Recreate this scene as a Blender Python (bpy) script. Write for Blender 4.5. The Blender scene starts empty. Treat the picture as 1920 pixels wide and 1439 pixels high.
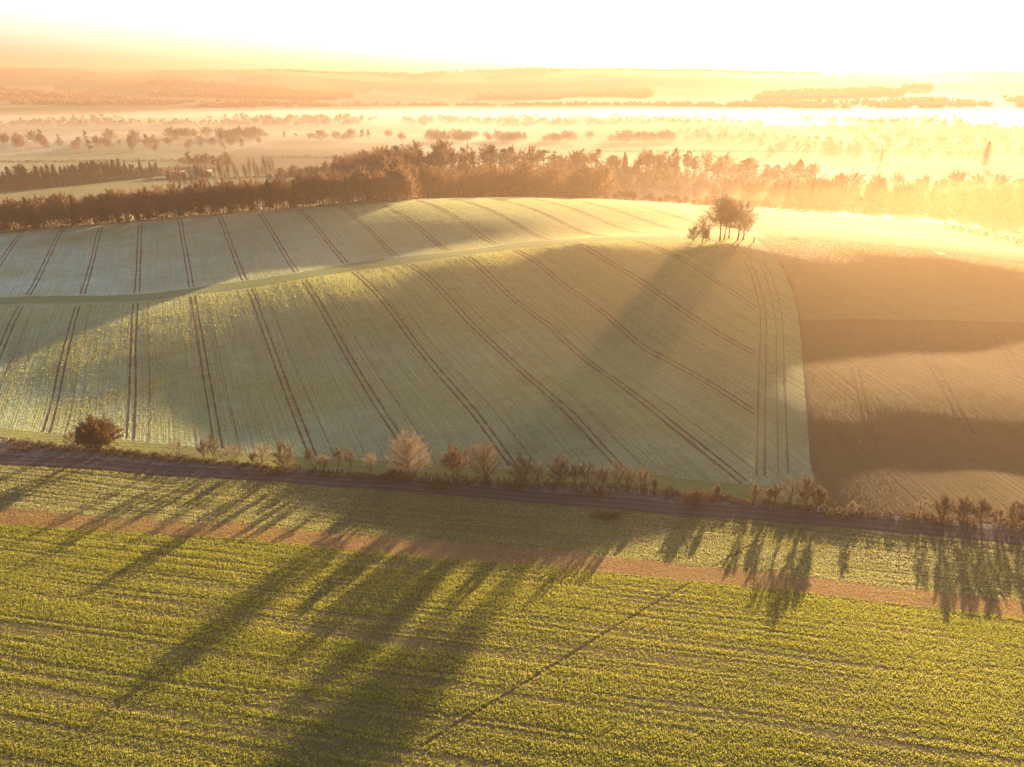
import bpy, math, random
import numpy as np
from mathutils import Vector
from mathutils.geometry import delaunay_2d_cdt

random.seed(7)
SC = bpy.context.scene
COL = SC.collection
R = math.radians

# ------------------------------------------------------------------ camera
F_PX, PITCH, CAM_Z = 1371.0, R(22.6), 103.0
cam_d = bpy.data.cameras.new('camera')
cam_d.sensor_width = 36.0
cam_d.lens = 36.0 * F_PX / 1920.0
cam_d.clip_start = 1.0
cam_d.clip_end = 60000.0
cam = bpy.data.objects.new('camera', cam_d)
COL.objects.link(cam)
cam.location = (0, 0, CAM_Z)
cam.rotation_euler = (math.pi / 2 - PITCH, 0, 0)
SC.camera = cam

# ------------------------------------------------------------------ sky and sun
SUN_EL, SUN_AZ = R(8.2), R(27.0)          # azimuth measured from the view direction towards the right
world = bpy.data.worlds.new('World')
SC.world = world
world.use_nodes = True
wn = world.node_tree.nodes
wn.clear()
sky = wn.new('ShaderNodeTexSky')
sky.sky_type = 'NISHITA'
sky.sun_disc = False
sky.sun_elevation = SUN_EL
sky.sun_rotation = SUN_AZ
sky.altitude = 150
sky.air_density = 0.6
sky.dust_density = 3.8
sky.ozone_density = 1.5
bg = wn.new('ShaderNodeBackground')
bg.inputs['Strength'].default_value = 0.05
wo = wn.new('ShaderNodeOutputWorld')
world.node_tree.links.new(sky.outputs[0], bg.inputs[0])
world.node_tree.links.new(bg.outputs[0], wo.inputs[0])
sun_d = bpy.data.lights.new('sun', 'SUN')
sun_d.energy = 5.0
sun_d.angle = R(0.5)
sun_d.color = (1.0, 0.7, 0.38)
sun = bpy.data.objects.new('sun', sun_d)
COL.objects.link(sun)
sun_dir = Vector((math.sin(SUN_AZ) * math.cos(SUN_EL), math.cos(SUN_AZ) * math.cos(SUN_EL), math.sin(SUN_EL)))
sun.rotation_euler = sun_dir.to_track_quat('Z', 'Y').to_euler()
sun.location = (300, 600, 400)

SC.view_settings.view_transform = 'Standard'
SC.view_settings.look = 'None'
SC.view_settings.gamma = 1.0
SC.view_settings.exposure = 3.5
SC.view_settings.use_curve_mapping = False
SC.render.engine = 'CYCLES'
SC.cycles.use_denoising = True
SC.cycles.max_bounces = 6
SC.cycles.diffuse_bounces = 2
SC.cycles.glossy_bounces = 1
SC.cycles.transmission_bounces = 3
SC.cycles.volume_bounces = 0
SC.cycles.transparent_max_bounces = 8
SC.cycles.sample_clamp_indirect = 6.0

HAZE_DENSITY, HAZE_ANISO = 2.2e-4, 0.3

# ------------------------------------------------------------------ helpers
def smooth(a, b, x):
    t = np.clip((np.asarray(x, float) - a) / (b - a), 0, 1)
    return t * t * (3 - 2 * t)

def ray(u, v):
    cp, sp = math.cos(PITCH), math.sin(PITCH)
    a, b = (u - 960) / F_PX, (720 - v) / F_PX
    return np.array([a, cp + sp * b, cp * b - sp])

def at_height(u, v, z):
    r = ray(u, v)
    p = r * ((z - CAM_Z) / r[2])
    return (p[0], p[1], z)

# value noise in the plan, used for gentle undulation of the land
_rng = np.random.RandomState(3)
_tab = _rng.rand(256, 256)
def vnoise(x, y, s):
    x = np.asarray(x, float) / s + 1000.3
    y = np.asarray(y, float) / s + 1000.7
    i, j = np.floor(x).astype(int), np.floor(y).astype(int)
    fx, fy = x - i, y - j
    fx, fy = fx * fx * (3 - 2 * fx), fy * fy * (3 - 2 * fy)
    g = lambda a, b: _tab[a % 256, b % 256]
    return (g(i, j) * (1 - fx) + g(i + 1, j) * fx) * (1 - fy) + (g(i, j + 1) * (1 - fx) + g(i + 1, j + 1) * fx) * fy - 0.5

# ------------------------------------------------------------------ the lie of the land
TH = R(24.2)                                  # tramlines run this far left of the view direction
TN = (math.cos(TH), math.sin(TH))
TRAM_P0, TRAM_S = -24.5, 24.2
def on_tramline(u, v, k):
    r = ray(u, v)
    p = r * ((TRAM_P0 + TRAM_S * k) / (r[0] * TN[0] + r[1] * TN[1]))
    return (p[0], p[1], p[2] + CAM_Z)

CP = []
for k, pts in {3: [(755, 830)], 4: [(850, 730), (740, 590), (665, 512)], 5: [(1070, 775), (890, 615), (768, 498)], 6: [(1250, 790), (1030, 610), (875, 482)],
               7: [(1200, 650), (1060, 540), (980, 478)], 8: [(1420, 665), (1300, 595), (1190, 520), (1085, 458)]}.items():
    CP += [on_tramline(u, v, k) for u, v in pts]
for u, v, z in [(91, 800, 0.8), (246, 808, 1.7), (408, 815, 2.6), (580, 835, 3.4), (965, 862, 5.9), (1190, 880, 7.6), (1400, 900, 8.2), (1425, 775, 12.6),
                (300, 765, 2.6), (91, 765, 1.0), (0, 690, 3.0), (125, 685, 4.8), (255, 680, 5.4), (385, 665, 7.2), (520, 655, 8.6), (680, 690, 8.9), (625, 600, 13.6),
                (0, 578, 6.6), (160, 575, 8.0), (262, 570, 9.3), (365, 557, 11.4), (465, 545, 13.8), (565, 527, 16.6),
                # upper field: foot, middle, top
                (0, 560, 5.8), (177, 556, 7.4), (273, 550, 8.6), (367, 535, 10.8), (466, 520, 13.2), (560, 505, 15.8), (660, 490, 18.2), (755, 478, 20.8),
                (850, 467, 23.2), (940, 457, 25.4), (1050, 445, 27.6), (1180, 436, 28.5), (1280, 432, 28.5),
                (0, 490, 7.0), (275, 480, 11.0), (440, 450, 16.5), (610, 430, 22.6), (705, 430, 24.6), (800, 430, 26.4), (880, 415, 29.0), (1000, 415, 30.0),
                (0, 437, 8.0), (142, 427, 10.5), (283, 415, 14.0), (420, 402, 19.0), (572, 390, 24.5), (672, 385, 27.0), (770, 378, 28.6),
                (833, 388, 30.6), (950, 386, 31.2), (1100, 390, 30.5), (1280, 400, 28.5), (1420, 413, 25.0), (1560, 425, 21.0), (1700, 440, 17.0), (1900, 465, 12.0),
                (1700, 415, 10.0), (1900, 440, 6.0), (1550, 411, 16.0),
                # clump hill and its right-hand ridge
                (1300, 452, 34.5), (1360, 449, 36.3), (1420, 452, 35.8), (1500, 462, 34.2), (1650, 475, 31.4), (1800, 492, 28.0), (1920, 506, 25.0),
                (1500, 600, 20.5), (1700, 602, 18.2), (1920, 605, 16.0), (1600, 540, 25.6), (1850, 560, 19.0),
                (1560, 690, 16.2), (1750, 690, 15.0), (1920, 690, 13.6), (1560, 790, 13.6), (1750, 770, 13.4), (1920, 770, 12.4),
                (1600, 850, 10.2), (1720, 855, 9.4), (1850, 870, 8.3), (1960, 885, 7.6), (1960, 780, 12.6), (1560, 920, 8.4), (1750, 935, 7.8), (1920, 945, 8.0), (1490, 870, 9.8)]:
    CP.append(at_height(u, v, z))
ROAD_PX = [(-260, 848, -0.6), (0, 865, 0.0), (300, 886, 1.0), (640, 907, 2.4), (800, 917, 3.4), (1000, 935, 4.4), (1250, 955, 5.4), (1500, 975, 6.0), (1700, 992, 6.4), (1920, 1014, 6.8), (2200, 1044, 7.0)]
HEDGE_PX = [(-260, 802, 0.6), (0, 822, 1.2), (190, 843, 2.0), (330, 858, 2.4), (540, 880, 3.0), (770, 898, 4.1), (900, 905, 4.6), (1050, 913, 5.3), (1220, 922, 6.1), (1300, 931, 6.4), (1430, 944, 6.8), (1530, 955, 7.0), (1700, 969, 7.2), (1900, 986, 7.5), (2200, 1016, 7.8)]
CP += [at_height(*p) for p in ROAD_PX] + [at_height(*p) for p in HEDGE_PX]
for u, v, z in [(0, 985, 0.9), (480, 1015, 3.2), (960, 1058, 5.8), (1440, 1105, 7.0), (1920, 1160, 7.4), (0, 1200, 2.6), (960, 1220, 7.0), (1920, 1280, 9.0), (0, 1439, 4.4), (960, 1439, 8.0), (1920, 1439, 10.4)]:
    CP.append(at_height(u, v, z))
CP += [(0, 0, 11), (-150, 0, 7), (150, 0, 13), (0, -150, 14), (-330, 150, -1), (330, 150, 9), (-420, 330, 3), (330, 310, 18), (420, 400, 8), (-480, 480, 3),
       (-420, 600, 1), (-250, 600, 3), (-80, 600, 12), (60, 600, 14), (180, 600, 6), (330, 640, -2), (480, 560, -2),
       (-600, 760, -4), (-350, 760, -3), (-120, 740, -1), (60, 740, -4), (300, 760, -6), (600, 760, -6),
       (-300, 900, -5), (-60, 880, 8), (120, 900, 7), (320, 900, 2), (560, 950, -6), (-700, 1000, -6), (0, 1100, -6), (400, 1150, -7), (800, 1000, -7), (-900, 700, -4)]
CP = np.array(CP, float)
_C = CP[:, :2] / 100.0
def _phi(d2):
    return 0.5 * d2 * np.log(d2 + 1e-9)
_n = len(_C)
_A = np.zeros((_n + 3, _n + 3))
_A[:_n, :_n] = _phi(((_C[:, None] - _C[None]) ** 2).sum(-1)) + np.eye(_n) * 0.012
_A[:_n, _n] = 1
_A[:_n, _n + 1:] = _C
_A[_n:, :_n] = _A[:_n, _n:].T
_W = np.linalg.solve(_A, np.concatenate([CP[:, 2], [0, 0, 0]]))

def ridge_height(az):
    return 166 + 7 * np.sin(az * 9 + 1.0) + 5 * np.sin(az * 23 + 2) + 3 * np.sin(az * 61) - 6 * smooth(0.1, 0.5, az) + 6 * smooth(-0.3, -0.6, az)

def height(x, y):
    x = np.asarray(x, float); y = np.asarray(y, float)
    shp = x.shape
    X, Y = x.ravel(), y.ravel()
    out = np.empty_like(X)
    r = np.hypot(X, Y - 250)
    near = r < 1000
    if near.any():
        q = np.stack([X[near], Y[near]], 1) / 100.0
        z = np.empty(len(q))
        for s in range(0, len(q), 40000):
            d2 = ((q[s:s + 40000, None] - _C[None]) ** 2).sum(-1)
            z[s:s + 40000] = _phi(d2) @ _W[:_n] + _W[_n] + q[s:s + 40000] @ _W[_n + 1:]
        xn, yn = X[near], Y[near]
        # small mound that carries the clump, and a slight roll of the hill fields
        z = z + 1.6 * np.exp(-(((xn - 92) / 13) ** 2 + ((yn - 318) / 8) ** 2))
        z = z + 0.5 * vnoise(xn + 0.6 * yn, yn, 46) * smooth(190, 230, yn) + 0.12 * vnoise(xn, yn, 9)
        out[near] = z
    # the vale, its far rise and the downs
    az = np.arctan2(X, Y)
    d = np.hypot(X, Y)
    far = -6 + 5 * vnoise(X, Y, 420) * smooth(1100, 1700, d) + 22 * smooth(2700, 3700, d) * (0.75 + 0.8 * vnoise(X, Y, 900))
    far = far + (ridge_height(az) - 22) * smooth(3500, 5600, d + 600 * vnoise(X + 300, Y, 1300) + 200 * vnoise(X, Y, 450)) ** 1.25
    far = far - 60 * smooth(5700, 6400, d)
    w = smooth(620, 980, r)
    out = np.where(near, np.where(near, out, 0) * (1 - w) + far * w, far)
    return out.reshape(shp)

def hz(x, y):
    return float(height(np.array([x]), np.array([y]))[0])

def ground_at(u, v, lift=0.0):
    """the spot of land seen along a line of sight"""
    r = ray(u, v)
    t = np.exp(np.linspace(math.log(70), math.log(9000), 1500))
    z = CAM_Z + r[2] * t
    h = height(r[0] * t, r[1] * t)
    below = np.nonzero(z < h)[0]
    i = below[0] if len(below) else len(t) - 1
    a, b = t[max(i - 1, 0)], t[i]
    for _ in range(12):
        m = 0.5 * (a + b)
        if CAM_Z + r[2] * m < hz(r[0] * m, r[1] * m): b = m
        else: a = m
    x, y = r[0] * b, r[1] * b
    return Vector((x, y, hz(x, y) + lift))

def plan_line(px):
    """polyline on the land from picture points, resampled"""
    return [ground_at(*p[:2]) for p in px]

def resample(pts, step):
    P = np.array([(p[0], p[1]) for p in pts])
    # Catmull-Rom through the points
    Q = np.vstack([2 * P[0] - P[1], P, 2 * P[-1] - P[-2]])
    out = []
    for i in range(1, len(Q) - 2):
        n = max(2, int(np.linalg.norm(Q[i + 1] - Q[i]) / step))
        for t in np.linspace(0, 1, n, endpoint=False):
            a, b, c, d = Q[i - 1], Q[i], Q[i + 1], Q[i + 2]
            out.append(0.5 * (2 * b + (c - a) * t + (2 * a - 5 * b + 4 * c - d) * t * t + (3 * b - a - 3 * c + d) * t ** 3))
    out.append(Q[-2])
    return np.array(out)

def link(name, mesh, mat=None, parent=None, kind=None, label=None, cat=None, group=None):
    o = bpy.data.objects.new(name, mesh)
    COL.objects.link(o)
    if mat is not None and mesh is not None and not mesh.materials:
        mesh.materials.append(mat)
    if parent: o.parent = parent
    if kind: o['kind'] = kind
    if label: o['label'] = label
    if cat: o['category'] = cat
    if group: o['group'] = group
    return o

def mesh_of(name, verts, faces, sm=False):
    me = bpy.data.meshes.new(name)
    verts = np.asarray(verts, np.float32)
    faces = np.asarray(faces, np.int32)
    nv, nf, k = len(verts), len(faces), faces.shape[1]
    me.vertices.add(nv)
    me.vertices.foreach_set('co', verts.ravel())
    me.loops.add(nf * k)
    me.loops.foreach_set('vertex_index', faces.ravel())
    me.polygons.add(nf)
    me.polygons.foreach_set('loop_start', np.arange(0, nf * k, k, dtype=np.int32))
    if sm: me.polygons.foreach_set('use_smooth', np.ones(nf, bool))
    me.update(calc_edges=True)
    return me

# ------------------------------------------------------------------ materials
class NT:
    def __init__(self, name):
        self.m = bpy.data.materials.new(name)
        self.m.use_nodes = True
        self.t = self.m.node_tree
        self.t.nodes.clear()
        self.out = self.t.nodes.new('ShaderNodeOutputMaterial')
    def n(self, typ, **kw):
        nd = self.t.nodes.new('ShaderNode' + typ)
        for k, v in kw.items():
            if hasattr(nd, k) and not k.startswith('i_'): setattr(nd, k, v)
        return nd
    def l(self, a, b):
        self.t.links.new(a, b)
    def pos(self, rot=0.0, scale=(1, 1, 1)):
        g = self.n('NewGeometry')
        v = g.outputs['Position']
        if rot:
            m = self.n('Mapping'); m.inputs['Rotation'].default_value = (0, 0, rot); self.l(v, m.inputs[0]); v = m.outputs[0]
        m = self.n('Mapping'); m.inputs['Scale'].default_value = scale; self.l(v, m.inputs[0])
        return m.outputs[0]
    def noise(self, vec, scale=1.0, detail=3.0, rough=0.55, lo=0.35, hi=0.65):
        t = self.n('TexNoise'); t.inputs['Scale'].default_value = scale; t.inputs['Detail'].default_value = detail; t.inputs['Roughness'].default_value = rough
        self.l(vec, t.inputs['Vector'])
        r = self.n('MapRange'); r.inputs[1].default_value = lo; r.inputs[2].default_value = hi
        self.l(t.outputs[0], r.inputs[0])
        return r.outputs[0]
    def mix(self, fac, a, b):
        m = self.n('Mix', data_type='RGBA')
        for s, v in ((m.inputs[0], fac), (m.inputs[6], a), (m.inputs[7], b)):
            if hasattr(v, 'is_output'): self.l(v, s)
            elif isinstance(v, (int, float)): s.default_value = v
            else: s.default_value = (*v, 1)
        return m.outputs[2]
    def math(self, op, a, b=0.0):
        m = self.n('Math', operation=op)
        for s, v in ((m.inputs[0], a), (m.inputs[1], b)):
            if hasattr(v, 'is_output'): self.l(v, s)
            else: s.default_value = v
        return m.outputs[0]
    def bump(self, hgt, dist, strength=1.0, normal=None):
        b = self.n('Bump'); b.inputs['Distance'].default_value = dist; b.inputs['Strength'].default_value = strength
        self.l(hgt, b.inputs['Height'])
        if normal is not None: self.l(normal, b.inputs['Normal'])
        return b.outputs[0]
    def done(self, col, rough=0.9, normal=None, translucent=0.0, tcol=None):
        p = self.n('BsdfPrincipled'); p.inputs['Roughness'].default_value = rough
        p.inputs['Specular IOR Level'].default_value = 0.02
        if hasattr(col, 'is_output'): self.l(col, p.inputs['Base Color'])
        else: p.inputs['Base Color'].default_value = (*col, 1)
        if normal is not None: self.l(normal, p.inputs['Normal'])
        s = p.outputs[0]
        if translucent:
            t = self.n('BsdfTranslucent')
            tc = tcol if tcol is not None else col
            if hasattr(tc, 'is_output'): self.l(tc, t.inputs[0])
            else: t.inputs[0].default_value = (*tc, 1)
            mx = self.n('MixShader'); mx.inputs[0].default_value = translucent
            self.l(s, mx.inputs[1]); self.l(t.outputs[0], mx.inputs[2]); s = mx.outputs[0]
        self.l(s, self.out.inputs['Surface'])
        return self.m

def crop_material(name, green, frost, soil, rot, row=1.3, frost_lo=0.25, frost_hi=0.8, soil_amt=0.5, bump=0.22, grain=1.6, frost_z=(4, 22), frost_mix=(0.55, 0.45)):
    t = NT(name)
    rows = t.noise(t.pos(rot, (row, 0.02, 0.02)), 1.0, 4, 0.6, 0.32, 0.68)
    broad = t.noise(t.pos(rot, (0.16, 0.008, 0.01)), 1.0, 3, 0.6, 0.35, 0.65)
    fine = t.noise(t.pos(rot, (grain, grain * 0.45, 1)), 1.0, 4, 0.7, 0.3, 0.7)
    patch = t.noise(t.pos(0, (0.013, 0.02, 0.02)), 1.0, 4, 0.6, frost_lo, frost_hi)
    sep = t.n('SeparateXYZ'); t.l(t.pos(), sep.inputs[0])
    mr = t.n('MapRange'); mr.inputs[1].default_value = frost_z[1]; mr.inputs[2].default_value = frost_z[0]; t.l(sep.outputs[2], mr.inputs[0])
    fr = t.math('MULTIPLY', patch, t.math('ADD', t.math('MULTIPLY', mr.outputs[0], frost_mix[0]), frost_mix[1]))
    c = t.mix(fr, green, frost)
    c = t.mix(t.math('MULTIPLY', t.math('MULTIPLY', rows, fine), soil_amt), c, soil)
    blot = t.noise(t.pos(0, (0.09, 0.13, 0.1)), 1.0, 5, 0.7, 0.5, 0.75)
    c = t.mix(t.math('MULTIPLY', broad, 0.25), c, [g * 1.25 for g in green])
    c = t.mix(t.math('MULTIPLY', blot, 0.38), c, soil)
    h = t.math('ADD', t.math('MULTIPLY', rows, -1.0), t.math('MULTIPLY', fine, 0.8))
    return t.done(c, 0.95, t.bump(h, bump, 0.9))

M = {}
M['wheat'] = crop_material('winter_wheat', (0.175, 0.2, 0.06), (0.31, 0.41, 0.33), (0.07, 0.052, 0.034), -TH, frost_z=(2, 17), frost_mix=(0.8, 0.15), soil_amt=0.95, bump=0.32)
M['wheat_upper'] = crop_material('frosted_wheat', (0.19, 0.205, 0.075), (0.36, 0.5, 0.42), (0.11, 0.085, 0.055), -TH, frost_z=(8, 29), frost_mix=(1.0, 0.1), soil_amt=0.7, bump=0.3)
M['gold_field'] = crop_material('dry_gold_grass', (0.085, 0.07, 0.02), (0.12, 0.1, 0.04), (0.08, 0.06, 0.03), R(-60), row=0.5, frost_z=(2, 20), frost_mix=(0.3, 0.2))
M['headland'] = crop_material('headland_grass', (0.13, 0.14, 0.035), (0.22, 0.24, 0.14), (0.11, 0.09, 0.05), R(-82), frost_z=(2, 9), frost_mix=(0.3, 0.2))
M['plough'] = crop_material('brown_stubble', (0.09, 0.064, 0.026), (0.14, 0.108, 0.06), (0.05, 0.032, 0.016), R(-10), row=0.9, bump=0.3, grain=2.2, frost_z=(6, 14), frost_mix=(0.6, 0.15))
M['right_grass'] = crop_material('rough_pasture', (0.15, 0.125, 0.04), (0.2, 0.165, 0.07), (0.1, 0.072, 0.034), R(-50), row=0.6, bump=0.3)

def soil_material(name, a, b, scale=1.2, bump=0.06):
    t = NT(name)
    n1 = t.noise(t.pos(0, (scale, scale, scale)), 1, 5, 0.65, 0.3, 0.7)
    n2 = t.noise(t.pos(0, (0.05, 0.05, 0.05)), 1, 3, 0.6, 0.35, 0.65)
    c = t.mix(n1, a, b)
    c = t.mix(t.math('MULTIPLY', n2, 0.4), c, [0.5 * (p + q) * 1.3 for p, q in zip(a, b)])
    return t.done(c, 0.95, t.bump(n1, bump))
M['track'] = soil_material('wheel_track_soil', (0.05, 0.03, 0.022), (0.085, 0.055, 0.04))
M['road'] = soil_material('road_surface', (0.036, 0.027, 0.026), (0.062, 0.047, 0.044), 2.0, 0.02)
M['verge'] = soil_material('frosted_verge', (0.05, 0.04, 0.03), (0.17, 0.15, 0.13), 0.7, 0.35)
M['foreground_soil'] = soil_material('foreground_soil', (0.05, 0.045, 0.018), (0.1, 0.085, 0.04), 1.4, 0.12)
M['strip_soil'] = soil_material('stubble_soil', (0.085, 0.056, 0.026), (0.18, 0.115, 0.055), 1.6, 0.12)
M['path'] = soil_material('trodden_earth', (0.018, 0.016, 0.008), (0.035, 0.03, 0.015), 1.0, 0.04)

def land_material():
    t = NT('open_country')
    v = t.pos(0, (1, 1, 1))
    cell = t.n('TexVoronoi'); cell.inputs['Scale'].default_value = 0.0032
    w = t.n('Mapping'); w.inputs['Scale'].default_value = (1, 0.55, 0.2); t.l(v, w.inputs[0]); t.l(w.outputs[0], cell.inputs['Vector'])
    sep = t.n('SeparateColor'); t.l(cell.outputs['Color'], sep.inputs[0])
    ramp = t.n('ValToRGB'); cr = ramp.color_ramp; cr.interpolation = 'CONSTANT'
    cols = [(0, (0.15, 0.155, 0.09)), (0.25, (0.2, 0.205, 0.14)), (0.45, (0.11, 0.12, 0.06)), (0.62, (0.15, 0.11, 0.07)), (0.75, (0.23, 0.23, 0.175)), (0.9, (0.1, 0.085, 0.05))]
    while len(cr.elements) < len(cols): cr.elements.new(0.5)
    for e, (p, c) in zip(cr.elements, cols): e.position = p; e.color = (*c, 1)
    t.l(sep.outputs[0], ramp.inputs[0])
    n = t.noise(t.pos(0, (0.05, 0.05, 0.05)), 1, 5, 0.65, 0.3, 0.7)
    c = t.mix(t.math('MULTIPLY', n, 0.45), ramp.outputs[0], (0.09, 0.09, 0.05))
    return t.done(c, 0.95, t.bump(n, 0.4))
M['land'] = land_material()

# ------------------------------------------------------------------ the ground, one sheet to the horizon
az = np.concatenate([np.linspace(-180, -50, 40)[:-1], np.linspace(-50, 50, 380), np.linspace(50, 180, 40)[1:-1]]) * math.pi / 180
rr = np.exp(np.linspace(math.log(45), math.log(6400), 400))
A, D = np.meshgrid(az, rr)
gx, gy = np.sin(A) * D, np.cos(A) * D
gz = height(gx, gy)
V = np.stack([gx.ravel(), gy.ravel(), gz.ravel()], 1)
nA, nD = len(az), len(rr)
idx = np.arange(nA * nD).reshape(nD, nA)
nxt = np.roll(idx, -1, axis=1)
Fq = np.stack([idx[:-1], nxt[:-1], nxt[1:], idx[1:]], -1)[:, :, ::-1].reshape(-1, 4)
ground = link('ground', mesh_of('ground', V, Fq, True), M['land'], kind='structure')
cap_i = np.stack([np.zeros(nA - 1, int), np.arange(2, nA + 1), np.arange(1, nA)], 1)
ground_under = mesh_of('ground_below_drone', np.vstack([[0, 0, hz(0, 0)], V[:nA]]), cap_i, True)
link('ground_below_viewpoint', ground_under, M['land'], kind='structure')

def inside(poly, x, y):
    c = np.zeros(len(x), bool)
    n = len(poly)
    for i in range(n):
        x1, y1 = poly[i]; x2, y2 = poly[(i + 1) % n]
        if y1 == y2: continue
        k = ((y1 > y) != (y2 > y)) & (x < (x2 - x1) * (y - y1) / (y2 - y1) + x1)
        c ^= k
    return c

def sheet(name, poly, mat, lift, step, kind='structure', parent=None):
    """a field laid over the ground inside a plan polygon"""
    poly = np.array(poly, float)
    lo, hi = poly.min(0), poly.max(0)
    xs = np.arange(lo[0], hi[0], step); ys = np.arange(lo[1], hi[1], step)
    X, Y = np.meshgrid(xs, ys)
    X[1::2] += step * 0.5
    X, Y = X.ravel(), Y.ravel()
    k = inside(poly, X, Y)
    X, Y = X[k], Y[k]
    pts = [Vector(p) for p in poly] + [Vector((a, b)) for a, b in zip(X, Y)]
    n = len(poly)
    vs, es, fs, *_ = delaunay_2d_cdt(pts, [(i, (i + 1) % n) for i in range(n)], [list(range(n))], 1, 0.05)
    vs = np.array([(v[0], v[1]) for v in vs])
    z = height(vs[:, 0], vs[:, 1]) + lift
    fs = np.array([f for f in fs if len(f) == 3])
    a, b, c = vs[fs[:, 0]], vs[fs[:, 1]], vs[fs[:, 2]]
    area = (b[:, 0] - a[:, 0]) * (c[:, 1] - a[:, 1]) - (b[:, 1] - a[:, 1]) * (c[:, 0] - a[:, 0])
    fs[area < 0] = fs[area < 0][:, ::-1]
    return link(name, mesh_of(name, np.column_stack([vs, z]), fs, True), mat, kind=kind, parent=parent)

def offset(line, d):
    t = np.gradient(line, axis=0)
    t /= np.linalg.norm(t, axis=1)[:, None]
    return line + np.stack([-t[:, 1], t[:, 0]], 1) * d          # positive: to the left of travel

def ribbon(name, line, width, mat, lift, parent=None, kind=None, wobble=0.0, crown=0.0, seed=0):
    """a strip following the ground"""
    rg = np.random.RandomState(seed)
    w = np.full(len(line), width * 0.5)
    if wobble: w *= 1 + wobble * (rg.rand(len(line)) - 0.5)
    cols = [offset(line, 0) + (offset(line, 1) - line) * w[:, None] * f for f in (1, 0, -1)]
    vs = []
    for f, c in zip((0, 1, 0), cols):
        vs.append(np.column_stack([c, height(c[:, 0], c[:, 1]) + lift + crown * f]))
    n = len(line)
    V = np.vstack(vs)
    a = np.arange(n - 1)
    F = np.vstack([np.stack([a + s * n, a + (s + 1) * n, a + (s + 1) * n + 1, a + s * n + 1], 1) for s in (0, 1)])
    return link(name, mesh_of(name, V, F, True), mat, parent=parent, kind=kind)

road = resample([at_height(*p)[:2] for p in ROAD_PX], 3)
hedge = resample([at_height(*p)[:2] for p in HEDGE_PX], 3)
road_near, road_far = offset(road, -2.4), offset(road, 2.4)
def px_line(px, step=4):
    return resample([tuple(ground_at(u, v))[:2] for u, v in px], step)

# foreground: crop field, brown strip, margin, road, verge
strip_top = px_line([(-300, 934), (0, 953), (480, 988), (800, 1014), (1060, 1036), (1300, 1061), (1600, 1095), (1920, 1129), (2200, 1160)])
strip_bot = px_line([(-300, 964), (0, 985), (480, 1015), (900, 1055), (1300, 1092), (1600, 1125), (1920, 1161), (2200, 1196)])
fg_poly = np.vstack([[(-190, 40), (190, 40)], road_near[::-1]])
field_front = sheet('crop_field', fg_poly, M['foreground_soil'], 0.05, 3.0)
stubble = sheet('stubble_strip', np.vstack([strip_bot, strip_top[::-1]]), M['strip_soil'], 0.11, 3.0)
farm_road = ribbon('farm_road', road, 4.8, M['road'], 0.13, kind='structure', crown=0.04, wobble=0.14, seed=2)
M['road_grit'] = soil_material('road_grit', (0.05, 0.04, 0.037), (0.085, 0.068, 0.062), 1.2, 0.02)
for d_ in (-1.1, 1.1): ribbon('wheel_track', offset(road, d_), 0.7, M['road_grit'], 0.165, parent=farm_road, wobble=0.8, seed=int(d_ * 10) + 30)
verge = sheet('road_verge', np.vstack([road_far + (road_far - road) * 0.05, hedge[::-1]]), M['verge'], 0.06, 2.0)

# hill: winter wheat, brown field, pasture, upper field
bound = px_line([(1430, 458), (1466, 500), (1490, 560), (1500, 610), (1507, 680), (1515, 760), (1522, 850), (1530, 950)])
crest = px_line([(-200, 585), (0, 579), (160, 576), (262, 571), (365, 558), (465, 546), (565, 528), (665, 513), (768, 499), (875, 483), (980, 470), (1085, 459), (1200, 454), (1300, 453), (1360, 450), (1430, 455)])
hedge_in = offset(hedge, 0.6)
j = int(np.argmin(((hedge_in - bound[-1]) ** 2).sum(1)))
lower_edge = hedge_in[:j + 1]
back = crest + np.array([[0, 9]])
hill_poly = np.vstack([lower_edge, bound[::-1][1:], back[::-1]])
hill_field = sheet('wheat_field', hill_poly, M['wheat'], 0.05, 3.5)

belt_base = px_line([(-200, 452), (0, 438), (142, 428), (283, 416), (420, 404), (572, 391), (672, 384), (770, 378)], 6)
top_r = np.array([(-40, 545), (40, 560), (110, 570), (190, 560), (260, 545), (330, 520), (400, 470)])
right_ridge = px_line([(1430, 455), (1500, 463), (1650, 476), (1800, 493), (1915, 506)], 6)
upper_poly = np.vstack([back + np.array([[0, 0.4]]), right_ridge[1:] + np.array([[0, 12]]), [(300, 340), (420, 400)], top_r[::-1], belt_base[::-1]])
def clip_x(poly, x0, keep_left):
    out = []
    n = len(poly)
    for i in range(n):
        a, b = poly[i], poly[(i + 1) % n]
        ia, ib = (a[0] <= x0) == keep_left, (b[0] <= x0) == keep_left
        if ia: out.append(a)
        if ia != ib:
            t = (x0 - a[0]) / (b[0] - a[0])
            out.append(a + (b - a) * t)
    return np.array(out)
upper_field = sheet('upper_wheat_field', clip_x(upper_poly, 118, True), M['wheat_upper'], 0.05, 5.0)
sheet('far_right_field', clip_x(upper_poly, 118, False), M['gold_field'], 0.05, 5.0)

cut = px_line([(1500, 601), (1600, 600), (1760, 602), (1915, 606)], 5)
cut = np.vstack([cut, [(260, 268), (330, 262)]])
kb = int(np.argmin(((bound - cut[0]) ** 2).sum(1)))
brown_poly = np.vstack([bound[kb:], hedge_in[j + 1:], [(330, 150)], cut[::-1]])
brown_field = sheet('brown_field', brown_poly, M['plough'], 0.05, 3.5)
past_poly = np.vstack([bound[:kb + 1] + np.array([[0.3, 0]]), cut[1:] + np.array([[0, 0.4]]), [(330, 330)], (right_ridge + np.array([[0, 11]]))[::-1]])
pasture = sheet('pasture', past_poly, M['right_grass'], 0.05, 4.0)

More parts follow.
